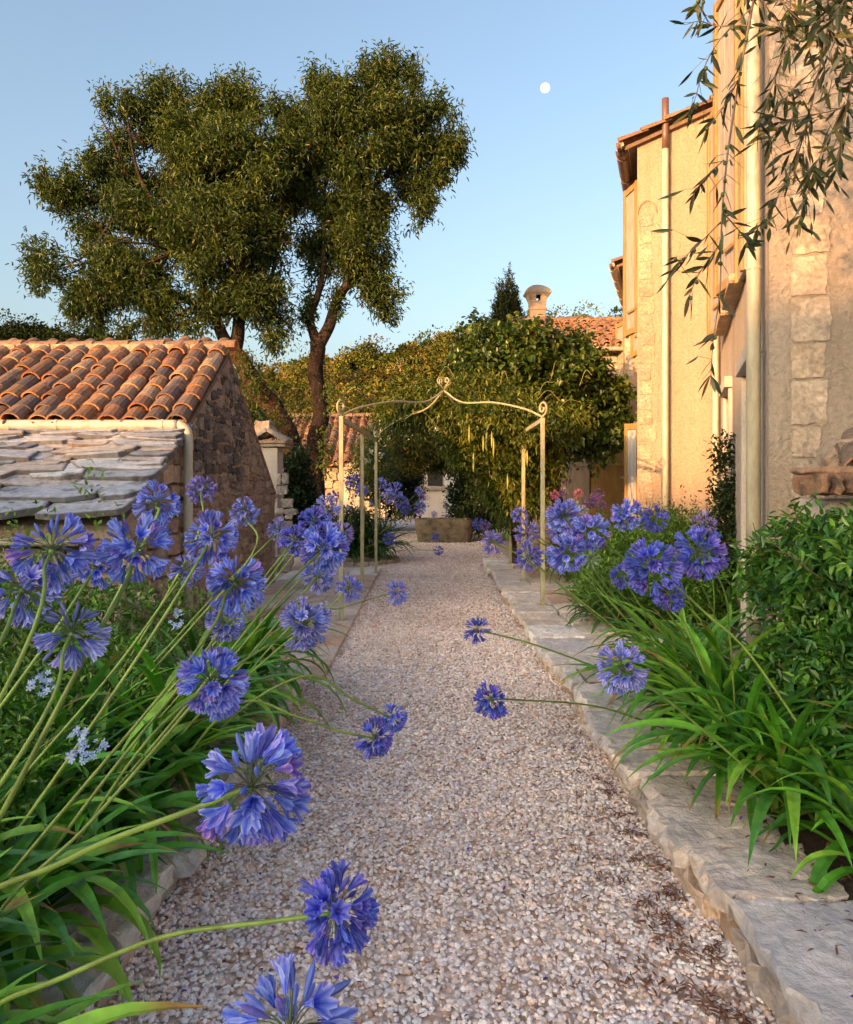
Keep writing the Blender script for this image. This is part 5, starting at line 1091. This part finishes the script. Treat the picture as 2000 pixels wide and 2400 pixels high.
clump('agapanthus_clump', 'upright strap leaf clump in the middle of the left bed', [(-1.22, 3.1, .15), (-1.4, 3.4, .15), (-1.2, 3.6, .15), (-1.5, 2.9, .15), (-1.2, 3.35, .15), (-1.55, 3.3, .15)], 28, .68, -1, GL)
clump('agapanthus_clump', 'dark strap leaf clump at the far end of the left bed, beside the paving', [(-1.2, 4.0, .15), (-1.35, 4.3, .15), (-1.15, 4.6, .15), (-1.45, 4.9, .15), (-1.15, 5.1, .15), (-1.2, 5.4, .15)], 30, .66, -1, GL)
clump('agapanthus_clump', 'small strap leaf clump on the right kerb nearest the camera', [(1.55, 2.6, .18), (1.62, 2.8, .18), (1.7, 2.95, .18)], 16, .48, 1, GL, spread=1.3)
clump('agapanthus_clump', 'long strap leaf clump spilling over the right kerb in front of the shrub', [(1.5, 3.2, .18), (1.6, 3.4, .18), (1.45, 3.55, .18), (1.5, 3.75, .18)], 28, .66, 1, GL)
clump('agapanthus_clump', 'big upright strap leaf clump on the right kerb beside the access cover', [(1.5, 4.0, .18), (1.65, 4.2, .18), (1.5, 4.4, .18), (1.75, 4.5, .18), (1.6, 4.75, .18)], 26, .74, 1, GL)
clump('agapanthus_clump', 'dark strap leaf clump at the corner of the raised plumbago bed', [(1.75, 7.1, .18), (1.9, 7.2, .18), (1.7, 7.3, .18)], 22, .5, 1, GL, pal=[(.045, .12, .025), (.065, .155, .03)])
clump('agapanthus_clump', 'dark strap leaf clump behind the front right pergola post', [(1.9, 10.3, .18), (2.2, 10.4, .18), (2.4, 10.6, .18), (2.0, 11, .18)], 22, .65, 1, GL, pal=[(.045, .12, .025), (.065, .155, .03)])
clump('agapanthus_clump', 'dense dark strap leaf mound filling the round bed behind the pergola', [(-1.3 + .38 * math.cos(a) * q, 14.6 + .5 * math.sin(a) * q, .1) for a in np.linspace(0, 6.28, 9) for q in (.4, 1)], 20, .8, -1, GL, .03, [(.045, .13, .028), (.07, .17, .03), (.035, .10, .024)])
g = G()
for a in np.linspace(0, 2 * math.pi, 18, endpoint=False): rock(g, (-1.3 + .72 * math.cos(a), 14.6 + .8 * math.sin(a), .03), (.27, .14, .1), ((-math.sin(a), math.cos(a), 0), (math.cos(a), math.sin(a), 0), (0, 0, 1)), (.5, .43, .36), .2, 3, a)
tag(g.build('round_edging', M['kerb']), 'ring of pale stones edging the round bed behind the pergola', 'edging')
plumbago('blue-green leafy shrub with pale flowers inside the round bed', [((-1.5, 14.8, .6), (.5, .5, .4)), ((-1.2, 15.0, .6), (.4, .4, .4))], 700, [at(815, 1190, 14.2), at(870, 1180, 14.2), at(935, 1230, 14)], .06, .02, [(.03, .09, .03), (.04, .11, .04)], seed=8)
# green bud head in the right group
rs = np.random.RandomState(8); t = thing('agapanthus_bud', (1.7, 5.0, .18), 'green unopened agapanthus bud cluster among the right stalks', 'agapanthus', RG); g = G(); c = at(1385, 1312, 4.2); D = nrm(rs.normal(size=(40, 3))); scatter(g, BT, basis(D) * .05, c + D * .01, np.tile(np.array([(.35, .5, .2)]), (40, 1))); g.build('bud_head', M['stem'], t)
g = G(); tube(g, spline([(1.7, 5.0, .18), at(1420, 1420, 4.5), c], 8), .006, 7, (.2, .32, .06)); g.build('flower_stem', M['stem'], t, smooth=True)

# ------------------------------------------------------------------ olive tree
ol = thing('olive_tree', (2.35, 2.6, 0), 'olive tree whose branches with green olives hang into the top right corner', 'tree')
g = G(); limb(g, [(2.35, 2.6, 0), (2.3, 2.55, .9), (2.15, 2.5, 1.8), (2.0, 2.5, 2.7), (1.8, 2.6, 3.4)], .11, .05, 12, (.22, .19, .16), .05)
limb(g, [(2.0, 2.5, 2.7), (2.1, 2.8, 3.4), (1.9, 3.1, 3.9)], .05, .02, 8, (.2, .17, .14)); limb(g, [(2.15, 2.5, 1.8), (2.7, 2.7, 2.8), (3.0, 2.9, 3.5)], .05, .02, 8, (.2, .17, .14))
g.build('trunk', M['bark'], ol, smooth=True)
OG = [(.055, .075, .03), (.075, .095, .04), (.04, .06, .026), (.14, .15, .10), (.18, .15, .03)]
br = [[(1790, -120, 3.0), (1755, 60, 2.9), (1730, 200, 2.9), (1706, 360, 2.85), (1697, 450, 2.85), (1690, 560, 2.85), (1688, 680, 2.85), (1672, 800, 2.85), (1665, 905, 2.85)],
      [(1697, 375, 2.85), (1655, 415, 2.85), (1625, 455, 2.9)], [(1690, 520, 2.85), (1640, 570, 2.85), (1585, 620, 2.9)], [(1690, 570, 2.85), (1640, 640, 2.9), (1615, 695, 2.9)],
      [(1697, 500, 2.85), (1740, 550, 2.9), (1760, 580, 2.9)], [(1760, 20, 2.9), (1690, 90, 2.9), (1650, 160, 3), (1630, 230, 3), (1615, 262, 3)], [(1735, 180, 2.9), (1690, 260, 2.9), (1655, 300, 2.9)],
      [(1750, 60, 2.9), (1680, 60, 3), (1640, 50, 3), (1605, 58, 3)], [(1700, -60, 3.0), (1650, -10, 3), (1632, 20, 3)], [(1970, -100, 3.2), (1930, 120, 3.1), (1880, 330, 3.1), (1840, 430, 3.1), (1770, 545, 3.1)],
      [(2000, 180, 3.1), (1960, 330, 3.0), (1900, 430, 3.0), (1870, 530, 3.0)], [(1860, -60, 3.0), (1840, 110, 3.0), (1800, 230, 3.0), (1780, 300, 3.0)], [(2020, 60, 3.0), (1900, 90, 3), (1800, 60, 3)],
      [(2030, 230, 3.1), (1950, 260, 3), (1860, 280, 3), (1800, 330, 3)], [(1920, 150, 3), (1850, 220, 3), (1790, 290, 3)], [(2010, 100, 3), (1985, 250, 2.9), (1960, 400, 2.9)], [(1900, -30, 2.8), (1960, 100, 2.8), (2000, 150, 2.8)], [(1800, -40, 2.8), (1880, 50, 2.8), (1980, 60, 2.8)], [(1980, 240, 2.9), (1930, 350, 2.9), (1890, 420, 2.9)], [(1720, -50, 3.1), (1800, 20, 3.1), (1870, 130, 3.1)], [(2040, -60, 2.6), (1960, 20, 2.6), (1900, 60, 2.6)]]
g = G(); gl = G(); go = G(); rs = np.random.RandomState(31); OT = (np.array([(x, sgn * w_, .02 * abs(sgn) - .10 * x * x) for x, w_ in ((0, .008), (.18, .065), (.42, .105), (.7, .085), (.9, .035), (1, .004)) for sgn in (-1, 0, 1)]), np.array([(i * 3 + j, i * 3 + j + 1, i * 3 + j + 4, i * 3 + j + 3) for i in range(5) for j in range(2)]), np.ones((18, 3)))
for bi, b in enumerate(br):
    P = spline([at(*q) for q in b], 10); L = len(P); ln = sum(np.linalg.norm(P[i + 1] - P[i]) for i in range(L - 1)); tube(g, P, np.linspace(.0055 if bi in (0, 9) else .003, .0012, L), 6, (.20, .15, .11))
    dens = 70 if bi >= 9 else 52; nL = int(ln * dens) + 4
    if bi == 0: nL = int(ln * 26)
    for k in range(nL):
        f = rs.rand() ** .8; i = min(L - 2, int(f * (L - 1))); p = P[i] + (P[i + 1] - P[i]) * rs.rand(); T_ = nrm(P[i + 1] - P[i]); off = nrm(rs.normal(size=3)) 
        if rs.rand() < (.38 if bi >= 9 else .15):
            e = p + nrm(T_ * .6 + off) * rs.uniform(.04, .13); tube(g, [p, (p + e) / 2, e], .0011, 3, (.2, .16, .1), cap=False); p = e
        dr = nrm(T_ * .7 + off * .8 + np.array([0, 0, -.2])); scatter(gl, OT, basis(dr[None]) * rs.uniform(.055, .10), p[None], np.array([OG[rs.choice(5, p=[.3, .26, .22, .14, .08])]]) * rs.uniform(.7, 1.3))
        if rs.rand() < .10:
            q = p + np.array([0, 0, -.012]) + rs.normal(size=3) * .004; u = [(q + np.array([0, 0, z]) * .9, r_) for z, r_ in ((.010, .002), (.007, .0055), (0, .0075), (-.007, .0055), (-.010, .001))]; go = G(); tube(go, [a for a, _ in u], [c for _, c in u], 8, np.array((.09, .14, .03)) * rs.uniform(.7, 1.3)); go.build('olive', M['stem'], ol, smooth=True)
g.build('branches', M['stem'], ol, smooth=True); gl.build('leaves', M['olive'], ol); pass
g = G(); cloud(g, [((2.0, 2.7, 3.5), (.7, .6, .45)), ((2.7, 3.0, 3.3), (.6, .6, .6)), ((1.7, 2.7, 4.0), (.7, .6, .4)), ((1.0, 2.8, 4.5), (.7, .7, .6)), ((.5, 2.3, 4.3), (.6, .6, .6)), ((1.3, 3.2, 5.2), (.8, .7, .6))], 1900, 8, OT, .065, OG[:4], .2, .3, .1, .2, .04); g.build('crown', M['olive'], ol)  # includes unseen overhead lobes added to throw dappled shade on the near wall

# ------------------------------------------------------------------ unseen hedge added behind the camera to cast the garden's shade
hd = thing('added_shade_hedge', (-22, -27, 0), 'unseen tall hedge added far behind the viewpoint to shade the garden', 'hedge')
tv = np.array([math.sin(rad(SUN_AZ)), math.cos(rad(SUN_AZ)), 0]); pv = np.array([tv[1], -tv[0], 0]); g = G(); c0 = -tv * 36
hth = lambda p: .176 * 29.5 + float(np.interp(p, [-14, -10.5, -9, -6.6, -5.2, -3.6, -2.4, 12], [4.45, 4.2, 3.35, 3.35, 4.25, 4.3, 4.85, 4.9]))  # hedge top shaped to place the shade edge on house and outbuilding
for k in range(-30, 13):
    p = c0 + pv * k * .9; hh = hth(k * .9) - .1 + .10 * n3((k * .7, 2, 2), 1); box(g, p + Zz * hh / 2, (.92, .7, hh), (pv, tv, Zz), (.03, .04, .015))
g.build('hedge_core', M['soil'], hd)
g = G(); cloud(g, [(c0 + pv * k * .9 + Zz * (hth(k * .9) - .12), (.55, .5, .22)) for k in range(-30, 13)] + [(c0 + pv * k * 1.4 + tv * .3 + Zz * 4.5, (.9, .45, 4.3)) for k in range(-19, 8)], 5000, 8, leafT(.5), .16, MG, .25, .1, .6, .3, .06); g.build('foliage', M['leaf'], hd)
print('flowers', NF[0], 'objects', len(bpy.data.objects))
